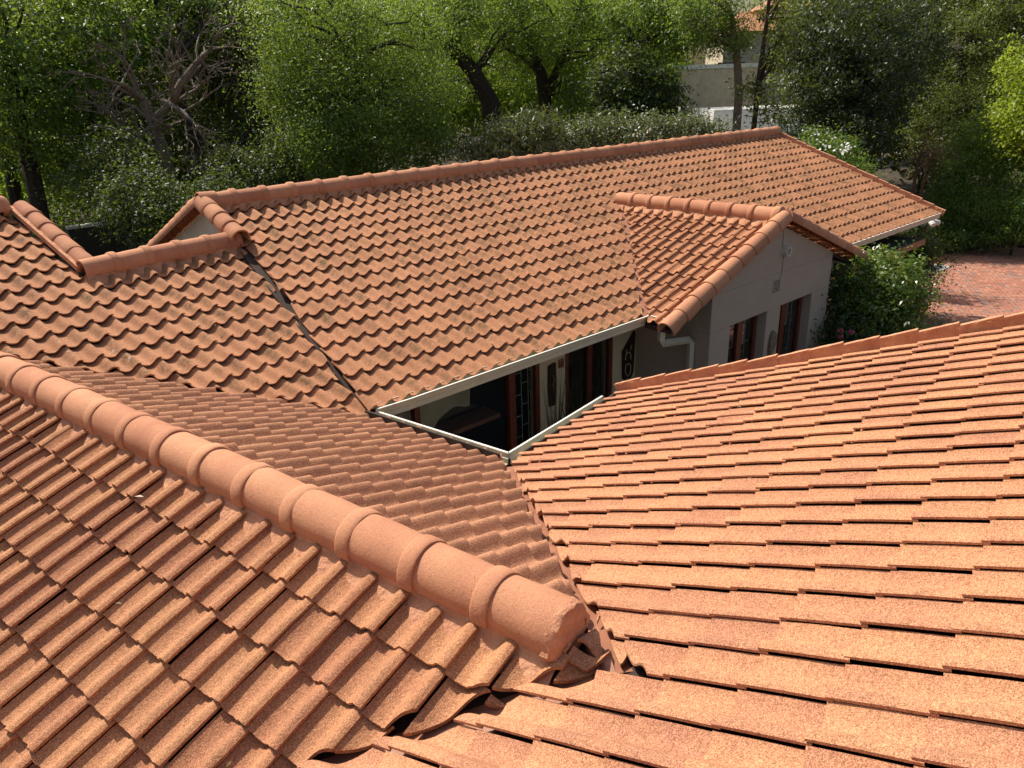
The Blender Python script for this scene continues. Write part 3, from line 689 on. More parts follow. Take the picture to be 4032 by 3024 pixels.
# ------------------------------------------------------------ glazing in the courtyard
def wb(mb, x0, x1, y0, y1, z0, z1): a = W([x0, y0, z0]); b = W([x1, y1, z1]); mb.box(a[0], b[0], a[1], b[1], a[2], b[2])
mb = MB(); y = WA
for x0, x1 in ((22.95, 23.35), (30.45, 30.95)): wb(mb, x0, x1, y - .1, y + .35, zb, -15.5)
wb(mb, 17, 30.5, y, y + .3, -15.75, -15.5); wb(mb, 17, 30.5, y, y + .3, zb, zb + .6)
wf = mb.build('window', M['wood'], house, bevel=.004); wf['label'] = 'wide courtyard window with cream blinds behind the glass'
mb = MB(); wb(mb, 17, 22.95, y + .15, y + .2, zb + .6, -15.75); wb(mb, 23.35, 30.45, y + .15, y + .2, zb + .6, -15.75); mb.build('pane', M['glass'], wf)
mb = MB(); vs = []; n = 60
for i in range(n + 1):
    x = 17.5 + 12.9 * i / n; zl = -19.7 + .35 * math.sin(i * .35) + (1.5 if x > 28 else 0) + max(0, (x - 24.5) * .28)
    vs += [[x, y + .8 + .05 * math.sin(i * .9), -15.6], [x, y + .9 + .08 * math.sin(i * .9), zl]]
mb.add(W(vs), [(2*i, 2*i+1, 2*i+3, 2*i+2) for i in range(n)]); mb.build('blind', M['blind'], wf)
mb = MB(); wb(mb, 23.4, 30.2, y + .6, y + 2.2, -20.6, -20.3); mb.build('sill_board', M['fascia'], wf)
ad = barwin(30.95, 33.35, zb, -15.5, y, house, [], 6, name='door'); ad['label'] = 'courtyard door with white brick-pattern burglar bars'
mb = MB(); wb(mb, 35.85, 36.15, y - .05, y + .3, zb, -15.5); wb(mb, 38.15, 38.65, y - .05, y + .3, zb, -15.5); wb(mb, 40.5, 40.9, y - .05, y + .3, zb, -15.5); wb(mb, 36.15, 38.15, y, y + .3, -15.9, -15.5); wb(mb, 38.65, 40.5, y, y + .3, -15.9, -15.5)
wb(mb, 36.15, 38.15, y, y + .3, zb, zb + .5); wb(mb, 38.65, 40.5, y, y + .3, zb, zb + .5)
sd2 = mb.build('door', M['wood'], house, bevel=.004); sd2['label'] = 'dark hardwood sliding door beside the shield'
mb = MB(); wb(mb, 36.15, 38.15, y + .12, y + .17, zb + .5, -15.9); wb(mb, 38.65, 40.5, y + .12, y + .17, zb + .5, -15.9); mb.build('pane', M['glass'], sd2)
mb = MB()
for xx in (38.85, 39.35): mb.tube([W([xx, y - .45, -23]), W([xx, y - .45, -18.6])], .05 * S, 8)
mb.build('handle', M['lampdark'], sd2)
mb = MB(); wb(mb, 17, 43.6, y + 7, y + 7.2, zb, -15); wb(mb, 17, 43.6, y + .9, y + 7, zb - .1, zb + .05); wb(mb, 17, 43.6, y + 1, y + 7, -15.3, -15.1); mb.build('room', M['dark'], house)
# soffit under the long eave
mb = MB(); wb(mb, 20, 43.6, 30.5, 34, -15.0, -14.9); wb(mb, 61.3, 91.3, 30.7, 34, -15.0, -14.9); mb.build('soffit', M['felt'], house)
# bay under the right hand eave
mb = MB(); wb(mb, 66.0, 86.0, 29.3, 34.0, -17.0, -16.7); bayr = mb.build('bay_roof', M['felt'], house)
mb = MB(); wb(mb, 66.0, 86.15, 29.15, 29.3, -17.25, -16.65); wb(mb, 86.0, 86.15, 29.3, 34, -17.25, -16.65); mb.build('fascia_board', M['fascia'], bayr)
mb = MB()
for xx in (70, 74.5, 78.2, 79.0, 83.6): wb(mb, xx, xx + .35, 30.2, 30.5, zb, -17.0)
for yy in (31.8, 33.6): wb(mb, 83.6, 83.95, yy, yy + .3, zb, -17.0)
wb(mb, 66, 84, 30.2, 30.5, -26.9, -24.6)
bw = mb.build('window', M['fascia'], house, bevel=.004); bw['label'] = 'timber framed bay window beside the driveway'
mb = MB(); wb(mb, 66, 83.7, 30.33, 30.37, -24.6, -17.0); wb(mb, 83.8, 83.84, 30.4, 34, -24.6, -17.0); mb.build('pane', M['glass'], bw)
mb = MB(); wb(mb, 66.2, 83.5, 31.2, 31.3, -24.6, -17.5); mb.build('blind', M['blind'], bw)

# ------------------------------------------------------------ ground, drive, beds
def grid_ground():
    n = 90; xs = np.concatenate([[-400, -120], np.linspace(-30, 110, n), [220, 500]]); ys = np.concatenate([[-400, -120], np.linspace(-40, 100, n), [220, 500]])
    vs = []; rg = np.random.default_rng(3)
    for y in ys:
        for x in xs:
            far = max(0, y - 16) ; z = 0
            if y > 15: z = rg.normal(0, .05) - .0
            vs.append((x, y, z - .02))
    m_ = len(xs); fs = [(j*m_+i, j*m_+i+1, (j+1)*m_+i+1, (j+1)*m_+i) for j in range(len(ys)-1) for i in range(m_-1)]
    mb = MB(); mb.add(vs, fs); o = mb.build('ground', M['soil'], smooth=True); tag(o, 'brown leaf litter ground below the trees', 'ground', kind='structure')
grid_ground()
brickm, nt, bs, N, L = nodemat('clay_paver')
L.new(mix(nt, ramp(nt, attr(nt, 'rnd').outputs['Fac'], [(0, (0.30, 0.115, 0.075)), (.6, (0.40, 0.155, 0.10)), (.88, (0.46, 0.20, 0.13)), (.94, (0.20, 0.14, 0.13))]), (0.42, .24, .17), ramp(nt, noise(nt, 1.1, 5), [(.4, (0,0,0)), (.75, (.5,)*3)])), bs.inputs['Base Color'])
bs.inputs['Roughness'].default_value = .85; bump(nt, noise(nt, 60, 4), .4, .004, bs)
kA = atground(3640, 1012); kB = atground(4032, 955); kd = (kB - kA) / np.linalg.norm(kB - kA); kn = np.array([-kd[1], kd[0], 0]); kn = kn if kn[1] > 0 else -kn
def drive():
    vs = []; fs = []; rn = []; u = .21; ang = .5; ca, sa = math.cos(ang), math.sin(ang); rg = np.random.default_rng(5)
    w_ = .105; g_ = .005
    for mm in range(-160, 160):
        for n_ in range(-160, 160):
            r = (mm - n_) % 4
            if r == 0: x0, y0, x1, y1 = mm, n_, mm + 2, n_ + 1
            elif r == 3: x0, y0, x1, y1 = mm, n_, mm + 1, n_ + 2
            else: continue
            cx, cy = (x0 + x1) / 2 * w_, (y0 + y1) / 2 * w_; X = 25 + cx * ca - cy * sa; Y = 1.5 + cx * sa + cy * ca
            if X < 14.5 or (np.array([X, Y, 0]) - kA) @ kn > -.05 or Y < -9: continue
            b = len(vs); z = .012 + rg.normal(0, .0012)
            for (a, c) in ((x0*w_+g_, y0*w_+g_), (x1*w_-g_, y0*w_+g_), (x1*w_-g_, y1*w_-g_), (x0*w_+g_, y1*w_-g_)):
                vs.append((25 + a*ca - c*sa, 1.5 + a*sa + c*ca, z))
            fs.append((b, b+1, b+2, b+3)); rn.append(rg.random())
    me = bpy.data.meshes.new('driveway'); me.from_pydata(vs, [], fs); a_ = me.attributes.new('rnd', 'FLOAT', 'FACE'); a_.data.foreach_set('value', np.array(rn, dtype=np.float32))
    o = link('driveway', me, brickm); tag(o, 'red brick herringbone driveway', 'driveway', kind='structure')
    mb = MB(); q0 = kA - kn * .1 - kd * 12; q1 = kB + kd * 14 - kn * .1; mb.prism([q0, q1, q1 - kn * 18, q0 - kn * 14], [0, 0, .006]); mb.build('driveway_joints', simple('sand_joint', (0.16, .10, .07), .95), o)
drive()
mb = MB(); mb.obox(kA - kd * 3, kB + kd * 12, kn, [0, 0, 1], .06, .12); tag(mb.build('kerb', M['darkwood']), 'dark edging kerb along the garden bed', 'kerb', kind='structure')
mb = MB(); wb(mb, 16, 44, 15, 34, -27.0, -26.9); tag(mb.build('courtyard_floor', simple('slate', (0.05, .042, .036), .6)), 'dark courtyard paving', 'paving', kind='structure')
dc = atground(3690, 1058); mb = MB()
for a, b in (((-.45, -.22), (.45, -.14)), ((-.45, .14), (.45, .22)), ((-.45, -.14), (-.37, .14)), ((.37, -.14), (.45, .14))):
    mb.box(dc[0] + a[0], dc[0] + b[0], dc[1] + a[1], dc[1] + b[1], .005, .03)
dr = empty('drain_cover', (dc[0], dc[1], 0), 'grey framed drain cover set in the brick drive', 'drain cover'); mb.build('frame', M['plastic'], dr)
mb = MB(); mb.box(dc[0] - .37, dc[0] + .37, dc[1] - .14, dc[1] + .14, .005, .02); mb.build('plate', M['steel'], dr)

# ------------------------------------------------------------ foliage
def leaves(name, P, Dn, size, asp, mat, parent, seed, flat=.5):
    """P: leaf centres (n,3), Dn: preferred outward directions"""
    rg = np.random.default_rng(seed); n = len(P)
    nrm = rg.normal(size=(n, 3)) * (1 - flat) + Dn * flat * .6 + np.array([0, 0, flat]); nrm /= np.linalg.norm(nrm, axis=1)[:, None]
    t = np.cross(nrm, rg.normal(size=(n, 3))); t /= np.linalg.norm(t, axis=1)[:, None] + 1e-9; b = np.cross(nrm, t)
    l = size * rg.uniform(.6, 1.3, n)[:, None]; w = l / asp
    droop = np.array([0, 0, -.25]) * l
    V = np.empty((n, 4, 3), dtype=np.float32)
    V[:, 0] = P - t * l / 2; V[:, 1] = P + b * w / 2 + t * l * .05; V[:, 2] = P + t * l / 2 + droop; V[:, 3] = P - b * w / 2 + t * l * .05
    me = bpy.data.meshes.new(name); me.vertices.add(n * 4); me.vertices.foreach_set('co', V.ravel())
    me.loops.add(n * 4); me.loops.foreach_set('vertex_index', np.arange(n * 4, dtype=np.int32))
    me.polygons.add(n); me.polygons.foreach_set('loop_start', np.arange(0, n * 4, 4, dtype=np.int32)); me.polygons.foreach_set('loop_total', np.full(n, 4, dtype=np.int32))
    me.update(calc_edges=True)
    r = np.clip(rg.beta(2, 3, n) + rg.normal(0, .05, n), 0, 1)
    a_ = me.attributes.new('rnd', 'FLOAT', 'FACE'); a_.data.foreach_set('value', r.astype(np.float32))
    return link(name, me, mat, parent)
def cloud(blobs, n, seed, per=26, sig=.16, inner=.35):
    rg = np.random.default_rng(seed); vol = np.array([b[1][0] * b[1][1] * b[1][2] for b in blobs]) ** .67; vol /= vol.sum()
    P = []; D = []; CC = []
    for (c, r), f in zip(blobs, vol):
        nc = max(3, int(n * f / per)); d = rg.normal(size=(nc, 3)); d /= np.linalg.norm(d, axis=1)[:, None]
        lump = 1 + .16 * np.sin(d[:, 0] * 5 + seed) * np.cos(d[:, 2] * 6 + seed) + .1 * np.sin(d[:, 1] * 11)
        rad = (inner + (1 - inner) * rg.random(nc) ** .45) * lump
        cc = np.array(c) + d * rad[:, None] * np.array(r); CC.append(cc)
        k = rg.integers(0, nc, int(n * f)); s_ = sig * (rg.uniform(.5, 1.6, nc))[k]
        P.append(cc[k] + rg.normal(size=(len(k), 3)) * s_[:, None] * np.array([1.2, 1.2, .7])); D.append(d[k])
    return np.concatenate(P), np.concatenate(D), np.concatenate(CC)
def branches(mb, nodes, targets, r0, seed, bend=.12):
    rg = np.random.default_rng(seed); nodes = [np.array(q_, float) for q_ in nodes]
    for t in targets:
        d = [np.linalg.norm(t - q_) + max(0, q_[2] - t[2]) * 1.5 for q_ in nodes]; s0 = nodes[int(np.argmin(d))]; L0 = np.linalg.norm(t - s0)
        n = 5; pts = []
        for i in range(n + 1):
            f = i / n; pts.append(s0 + (t - s0) * f + (rg.normal(size=3) * bend * L0 * math.sin(math.pi * f) * .6 if 0 < i < n else 0) + np.array([0, 0, L0 * .12 * math.sin(math.pi * f)]))
        mb.tube(pts, [r0 * (1 - .85 * i / n) * min(1, .35 + L0 / 3) for i in range(n + 1)], 5, cap=False)
def plant(name, label, cat, base, trunk, blobs, n, size, asp, mat, seed, bark='bark', group=None, r0=.16, nb=24, per=26, sig=.16, inner=.35, flat=.5, part='crown', tr=6):
    """trunk: list of polylines [(point, radius)...]; blobs: [(centre, (rx, ry, rz))]"""
    t = empty(name, base, label, cat, group)
    mb = MB(); nodes = []
    for pl_ in trunk:
        mb.tube([p for p, r in pl_], [r for p, r in pl_], 8); nodes += [p for p, r in pl_[1:]]
    P, D, CC = cloud(blobs, n, seed, per, sig, inner); P[:, 2] = np.maximum(P[:, 2], .03)
    rg = np.random.default_rng(seed + 1)
    if nb:
        tg = CC[rg.choice(len(CC), min(nb, len(CC)), replace=False)]; branches(mb, nodes or [np.array(base, float)], tg, r0 * .35, seed)
        if nodes: nodes2 = nodes + [np.array(x) for x in tg]; tg2 = CC[rg.choice(len(CC), min(nb * 3, len(CC)), replace=False)]; branches(mb, nodes2, tg2, r0 * .12, seed + 5)
    if mb.v: mb.build('trunk' if cat == 'tree' else 'stem', M[bark], t, smooth=True)
    leaves(part if cat == 'tree' else 'foliage', P, D, size, asp, M[mat], t, seed, flat)
    return t
def pth(pts):      # [(px, py, dist, r)...], first one dropped to the ground
    out = []
    for i, (px, py, d, r) in enumerate(pts):
        p = at(px, py, d)
        if i == 0: p = np.array([p[0], p[1], -.1])
        out.append((p, r))
    return out
def bl(*l): return [(at(px, py, d), (r * .95, r * .95, r * f)) for px, py, d, r, f in l]
BT = 'trees behind the long roof'
def tree(label, trunk, blobs, n, size, asp, mat, seed, **kw):
    tk = [pth(t) if i == 0 else [(at(a, b, c), r) for a, b, c, r in t] for i, t in enumerate(trunk)]
    return plant('tree', label, 'tree', (tk[0][0][0][0], tk[0][0][0][1], 0), tk, bl(*blobs), n, size, asp, M and mat, seed, group=kw.pop('group', BT), **kw)
tree('dark green tree with a dark trunk at the left edge of the photo', [[(150, 900, 24, .22), (130, 700, 24, .20), (60, 420, 24, .17), (30, 200, 24, .12)]],
     [(60, 60, 24, 2.3, .8), (380, 130, 25, 2.0, .8), (150, 330, 24, 1.5, .8), (-60, 300, 23, 2.0, 1)], 26000, .13, 2.2, 'l_mid', 21, nb=30)
tree('leaning dark trunked tree between the left edge and the grey bare tree', [[(520, 880, 25, .20), (440, 600, 25, .17), (320, 330, 25, .13), (200, 120, 25, .09)], [(440, 600, 25, .1), (480, 300, 25.5, .09), (560, 60, 26, .06)]],
     [(520, 20, 26, 1.9, .8), (750, 60, 27, 2.0, .8), (330, 520, 25, 1.3, .9), (230, 640, 25.5, 1.2, .8)], 22000, .13, 2.2, 'l_mid', 22, nb=30)
tree('dark leafy tree with forked trunks right of the grey bare tree', [[(800, 780, 24, .17), (780, 560, 24, .15), (720, 420, 24, .12), (700, 250, 24, .08)], [(885, 740, 24, .12), (910, 620, 24, .11), (1000, 480, 24.5, .09), (1010, 400, 24.5, .05)]],
     [(930, 120, 27, 1.9, .8), (880, 330, 28, 1.6, .8), (1010, 600, 25, 1.2, .8)], 17000, .13, 2.2, 'l_dark', 23, nb=26)
tree('tall light green tree hanging over the middle of the long roof', [[(1420, 640, 21.5, .16), (1440, 420, 21.5, .14), (1380, 250, 21.5, .10), (1400, 80, 22, .06)]],
     [(1230, 120, 21, 1.6, .9), (1130, 330, 20.5, 1.0, .9), (1300, 400, 20, 1.25, .9), (1530, 180, 22, 1.7, .9), (1450, 520, 19.5, .95, .8), (1250, 560, 19, .65, .8), (1620, 420, 21, 1.1, .9)], 52000, .088, 2.6, 'l_mid', 24, nb=40, sig=.2)
tree('big tree with a thick trunk leaning left above the roof ridge', [[(1975, 520, 26, .34), (1930, 400, 26, .30), (1870, 290, 26, .25), (1760, 170, 26, .18), (1640, 70, 26, .12)], [(1760, 170, 26, .12), (1600, 110, 25.5, .10), (1440, 60, 25, .07)], [(1740, 130, 26, .1), (1640, 125, 25.5, .07)]],
     [(1700, 40, 26, 1.9, .7), (1950, 90, 27, 1.9, .8), (1780, 310, 28, 1.2, .8)], 24000, .10, 2.4, 'l_mid', 25, nb=30)
tree('upright forked tree behind the middle of the roof ridge', [[(2150, 520, 28, .26), (2145, 380, 28, .24), (2130, 290, 28, .2), (2080, 170, 28, .1), (2040, 60, 28, .07)], [(2160, 350, 28, .16), (2210, 240, 28, .13), (2260, 100, 28, .09), (2300, -20, 28, .06)], [(2130, 290, 28, .1), (2060, 230, 27.5, .07), (1980, 180, 27.5, .05)]],
     [(2150, 40, 28, 2.1, .7), (2330, 160, 28, 1.6, .9), (2020, 230, 29, 1.2, .9), (2270, 380, 27, .9, .8)], 24000, .11, 2.3, 'l_mid', 26, nb=34)
tree('tree with arching twin branches left of the white house', [[(2370, 560, 26, .16), (2400, 280, 26, .14), (2480, 150, 26, .11), (2580, 60, 26, .08), (2680, 10, 26, .05)], [(2400, 280, 26, .10), (2500, 180, 25.5, .08), (2600, 130, 25.5, .06), (2720, 120, 25.5, .04)]],
     [(2500, 60, 26, 1.2, .8), (2680, 90, 25.5, 1.25, .9)], 14000, .10, 2.3, 'l_mid', 27, nb=30)
tree('dark dense tree standing left of the white walls', [[(2480, 620, 25, .15), (2490, 420, 25, .12), (2500, 300, 25, .08)]],
     [(2470, 330, 24.5, 1.15, 1), (2570, 400, 24.5, 1.0, 1), (2420, 470, 24, .85, .8)], 17000, .11, 2.0, 'l_dark', 28, nb=20)
tree('green tree with a straight grey trunk in front of the white walls', [[(2905, 500, 24, .13), (2910, 360, 24, .12), (2900, 200, 24, .10), (2880, 60, 24, .07)]],
     [(2790, 30, 24, 1.1, .8), (2870, 150, 24, .7, .8)], 8500, .09, 2.4, 'l_mid', 29, nb=24, bark='bark_grey')
tree('thin sparse tree with a bare leaning stem beside the dark evergreen', [[(2960, 500, 23, .08), (2985, 330, 23, .07), (3020, 80, 23, .055), (3035, -60, 23, .04)]],
     [(3060, 200, 23, .55, 1.1), (2960, 380, 23, .5, 1), (3080, 40, 23.5, .7, .8), (3030, 430, 22.5, .45, 1)], 1700, .15, 3.2, 'l_olive', 30, nb=26, per=8, sig=.14, bark='bark')
tree('large round dark evergreen tree right of the thin bare stem', [[(3350, 640, 29.3, 0.244), (3350, 400, 29.3, 0.195), (3350, 200, 29.3, 0.122)]],
     [(3330, 130, 29.3, 1.77, 0.95), (3250, 330, 28.7, 1.52, 1.00), (3460, 330, 28.7, 1.52, 1.00), (3150, 480, 28.1, 0.92, 0.90), (3380, 520, 28.1, 1.46, 0.80), (3560, 170, 30.5, 1.46, 1.00), (3120, 200, 29.3, 0.92, 1.00)], 42000, .13, 2.6, 'l_ever', 31, nb=16, flat=.4, sig=.14)
tree('tall olive green hedge tree right of the dark evergreen', [[(3800, 760, 33.0, 0.254), (3790, 420, 33.0, 0.191), (3780, 200, 33.0, 0.127)]],
     [(3760, 260, 33.7, 2.03, 1.10), (3700, 480, 32.4, 1.65, 1.00), (3900, 420, 33.0, 2.03, 1.00), (3880, 600, 31.1, 1.40, 0.80), (3920, 200, 34.9, 2.03, 1.00), (3720, 60, 36.8, 2.03, 0.90)], 42000, .10, 2.6, 'l_olive', 32, nb=16, sig=.15)
tree('conifer with a pale reddish trunk in the top right corner', [[(3985, 560, 36.0, 0.264), (3990, 250, 36.0, 0.228), (3985, 100, 36.0, 0.192), (3990, -60, 36.0, 0.144)]],
     [(3900, 20, 36.0, 2.04, 0.50), (4060, 90, 36.0, 1.92, 0.50), (4100, 240, 36.0, 1.44, 0.60)], 16000, .16, 5, 'l_olive', 33, nb=30, bark='bark_grey')
tree('bright yellow green tree cut off by the right edge of the photo', [[(4090, 700, 29.3, 0.160), (4090, 450, 29.3, 0.133), (4080, 300, 29.3, 0.080)]],
     [(4060, 300, 29.3, 1.00, 1.20), (4040, 460, 28.6, 0.96, 0.90), (4110, 560, 28.6, 1.06, 0.80)], 12000, .11, 2.0, 'l_yellow', 34, nb=14)
tree('slender tree with one long trunk at the far left', [[(60, 900, 27, .2), (30, 600, 27, .17), (10, 250, 27, .12)]],
     [(-40, 420, 27, 2.0, .8), (200, 200, 29, 2.4, .8), (620, 300, 30, 2.6, .8)], 24000, .15, 2.2, 'l_dark', 35, nb=24)
# the bare grey tree
def bare(label, pts, mat, seed, r0, depth, spread=.55, group=None, name='tree', cat='tree', shrink=.72):
    rg = np.random.default_rng(seed); base = pts[0][0][0]; t = empty(name, (base[0], base[1], 0), label, cat, group); mb = MB()
    def grow(p, d, L0, r, k):
        n = 5; q_ = [p]; dd = d / np.linalg.norm(d)
        for i in range(n):
            dd = dd + rg.normal(size=3) * .22 + np.array([0, 0, .02]); dd /= np.linalg.norm(dd); q_.append(q_[-1] + dd * L0 / n)
        mb.tube(q_, [r * (1 - .5 * i / n) for i in range(n + 1)], 5, cap=False)
        if k > 0:
            for j in range(rg.integers(2, 4)):
                e = dd + rg.normal(size=3) * spread; grow(q_[rg.integers(2, n + 1)], e, L0 * shrink * rg.uniform(.7, 1.2), r * .55, k - 1)
    for pl_ in pts:
        mb.tube([p for p, r in pl_], [r for p, r in pl_], 8)
        for i in range(1, len(pl_)):
            p, r = pl_[i]; d0 = pl_[i][0] - pl_[i-1][0]; d0 /= np.linalg.norm(d0)
            for j in range(3): grow(p, d0 + rg.normal(size=3) * .7, r0 * rg.uniform(.7, 1.2), r * .5, depth)
    mb.build('trunk' if cat == 'tree' else 'stem', M[mat], t, smooth=True); return t
bare('grey bare tree with crooked twigs in front of the dark left woods', [pth([(680, 760, 21.5, .15), (650, 600, 21.5, .14), (600, 480, 21.5, .12), (560, 390, 21.5, .10), (480, 330, 21, .06)]),
     [(at(a, b, c), r) for a, b, c, r in ((600, 480, 21.5, .10), (680, 400, 21, .10), (710, 330, 21, .09), (780, 240, 21, .07), (820, 200, 21, .05))],
     [(at(a, b, c), r) for a, b, c, r in ((640, 395, 21.2, .06), (720, 440, 20.5, .05), (760, 480, 20.2, .035))]], 'bark_grey', 41, 1.0, 3, group=BT)
# shrubs
SH = 'shrubs in the garden beyond the roofs'
def shrub(label, blobs, n, size, asp, mat, seed, **kw):
    b = bl(*blobs); c = b[0][0]; return plant('shrub', label, 'shrub', (c[0], c[1], 0), [[(np.array([c[0], c[1], -.05]), .05), (c * np.array([1, 1, .6]), .03)]], b, n, size, asp, mat, seed, group=SH, r0=.1, nb=kw.pop('nb', 14), **kw)
shrub('dark hedge below the left end of the far ridge', [(560, 800, 18.5, 1.0, .9), (700, 850, 18, .9, .9), (860, 800, 18.3, .8, .9), (450, 700, 20, 1.1, .9)], 16000, .085, 2, 'l_dark', 51)
shrub('dark leafy shrub left of the light green tree', [(1000, 700, 20.5, .8, .9), (1150, 660, 20.8, .8, .9), (1180, 560, 21.5, .9, .9), (900, 690, 21, .8, .9)], 14000, .09, 2, 'l_dark', 52)
shrub('mixed green shrub under the light green tree', [(1330, 620, 19.5, .75, .9), (1480, 640, 20, .8, .9), (1650, 560, 21, 1.0, .9)], 15000, .085, 2.2, 'l_mid', 53)
shrub('grey green oleander with long leaves behind the ridge', [(2010, 560, 20.5, .75, .9), (2120, 540, 20.8, .65, .9), (1900, 600, 20.2, .5, .8)], 5200, .21, 5.5, 'l_grey', 54, flat=.1)
shrub('low grey green shrub between the oleander and the dark tree', [(2280, 560, 21.5, .7, .8), (2400, 520, 22, .7, .8)], 7000, .10, 2.4, 'l_grey', 55)
sh = shrub('grey leaved shrub with small white blossoms behind the ridge', [(2560, 530, 21.5, .7, .7), (2700, 510, 22, .6, .6), (2800, 520, 22, .4, .6)], 9000, .09, 2.2, 'l_grey', 56)
P, D, _ = cloud(bl((2560, 530, 21.3, .7, .7), (2700, 510, 21.8, .6, .6)), 420, 57); leaves('blossom', P, D, .07, 1.2, M['flower'], sh, 58)
sh = shrub('shrub with white flowers below the dark evergreen', [(3300, 620, 25.8, 0.72, 0.80), (3220, 560, 26.4, 0.60, 0.80), (3370, 680, 25.2, 0.54, 0.80)], 7500, .08, 2.2, 'l_mid', 59)
P, D, _ = cloud(bl((3300, 620, 25.3, .7, .8), (3220, 570, 25.9, .5, .8)), 180, 60); leaves('blossom', P, D, .09, 1.2, M['flower'], sh, 61)
bare('reddish dead shrub with fine twigs before the olive hedge', [pth([(3600, 720, 28.6, 0.064), (3610, 660, 28.6, 0.051), (3630, 600, 28.6, 0.038)]), pth([(3620, 720, 28.3, 0.064), (3650, 650, 28.3, 0.038)])], 'twig_red', 62, .55, 4, spread=.6, name='shrub', cat='shrub', group=SH)
shrub('small rust coloured shrub among the dead twigs', [(3640, 640, 28.7, 0.70, 0.90)], 1500, .07, 2.5, 'l_rust', 63)
shrub('tall green shrub left of the yellow tree', [(3800, 680, 29.2, 1.17, 0.90), (3900, 560, 29.9, 1.17, 1.00), (3730, 740, 28.6, 0.78, 0.80)], 15000, .085, 2, 'l_mid', 64)
shrub('round green mound of a shrub above the kerb', [(3850, 820, 28.3, 0.99, 0.75), (3770, 850, 28.3, 0.69, 0.80), (3950, 850, 28.3, 0.83, 0.70)], 15000, .07, 2.4, 'l_mid', 65)
shrub('dark shrub filling the right edge beside the drive', [(4010, 700, 29.0, 1.10, 1.00), (4080, 820, 28.3, 1.10, 0.90)], 10000, .085, 2, 'l_mid', 66)
shrub('strappy border plant beside the drive kerb', [(3680, 920, 27.9, 0.62, 0.50), (3800, 930, 28.0, 0.55, 0.45), (3740, 890, 28.4, 0.55, 0.60)], 2600, .22, 6, 'l_mid', 67, flat=.05)
shrub('strappy border plant at the right end of the kerb', [(4000, 900, 28.0, 0.69, 0.50), (3900, 910, 28.2, 0.55, 0.50)], 2200, .22, 6, 'l_mid', 68, flat=.05)
shrub('dark hedge at the corner of the bay window', [(3610, 1010, 19.3, .42, 1.3), (3590, 1110, 18.9, .45, 1.2), (3560, 960, 20.2, .45, .9)], 12000, .06, 2, 'l_dark', 69)
bb = at(3450, 1130, 14.8)
b1 = plant('shrub', 'rounded glossy shrub with lime tips beside the gable wall', 'shrub', (bb[0], bb[1], 0), [[(np.array([bb[0], bb[1], 0]), .07), (bb * [1, 1, .6], .05), (bb, .03)]],
      [(bb, (.78, .78, .70)), (at(3390, 1070, 14.9), (.45, .45, .34)), (at(3540, 1180, 15.0), (.5, .5, .6)), (at(3420, 1230, 14.6), (.72, .7, .6)), (at(3480, 1010, 15.1), (.25, .25, .2)), (at(3480, 1330, 14.9), (.6, .6, .6))], 17000, .075, 2.1, 'l_gloss', 70, group=SH, r0=.1, nb=14, sig=.10, flat=.6)
rb0 = at(3330, 1320, 14.0)
b2 = plant('shrub', 'low dark rose bush with pink flowers at the foot of the gable wall', 'shrub', (rb0[0], rb0[1], 0), [[(np.array([rb0[0], rb0[1], 0]), .05), (rb0, .02)]],
      [(rb0, (.45, .45, .4)), (at(3420, 1340, 14.4), (.5, .5, .4)), (at(3350, 1400, 14.0), (.5, .5, .5)), (at(3310, 1190, 14.3), (.28, .28, .5))], 7000, .065, 1.8, 'l_dark', 71, group=SH, r0=.08, nb=10)
for k, (px, py) in enumerate(((3352, 1308), (3308, 1324), (3310, 1300), (3338, 1352))):
    c = at(px, py, 13.55); rg = np.random.default_rng(k); d = rg.normal(size=(26, 3)); d /= np.linalg.norm(d, axis=1)[:, None]
    leaves('blossom', c + d * .035, d, .055, 1.1, M['pink'], b2, 80 + k, .8)
# the wood behind: reads as one mass
def woods(name, label, xr_, yr_, dr_, n, size, mat, seed, kind='stuff'):
    rg = np.random.default_rng(seed); nc = n // 30; cc = np.array([at(rg.uniform(*xr_), rg.uniform(*yr_), rg.uniform(*dr_)) for _ in range(nc)])
    k = rg.integers(0, nc, n); P = cc[k] + rg.normal(size=(n, 3)) * .45; D = rg.normal(size=(n, 3)); P[:, 2] = np.maximum(P[:, 2], .05)
    o = leaves(name, P, D / np.linalg.norm(D, axis=1)[:, None], size, 2, M[mat], None, seed, .3); tag(o, label, 'woodland', kind='stuff')
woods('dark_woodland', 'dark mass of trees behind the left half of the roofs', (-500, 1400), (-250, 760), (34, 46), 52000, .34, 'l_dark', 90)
woods('lime_woodland', 'sunlit lime green mass of leaves behind the middle trees', (1250, 2680), (-150, 520), (38, 48), 42000, .30, 'l_lime_sunlit', 91)
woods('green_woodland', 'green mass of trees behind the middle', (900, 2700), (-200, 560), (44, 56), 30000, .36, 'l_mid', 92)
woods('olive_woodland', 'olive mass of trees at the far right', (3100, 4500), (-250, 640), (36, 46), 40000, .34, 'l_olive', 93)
woods('undergrowth', 'sunlit undergrowth between the left trunks', (-100, 560), (640, 860), (27, 33), 9000, .14, 'l_lime_sunlit', 94)
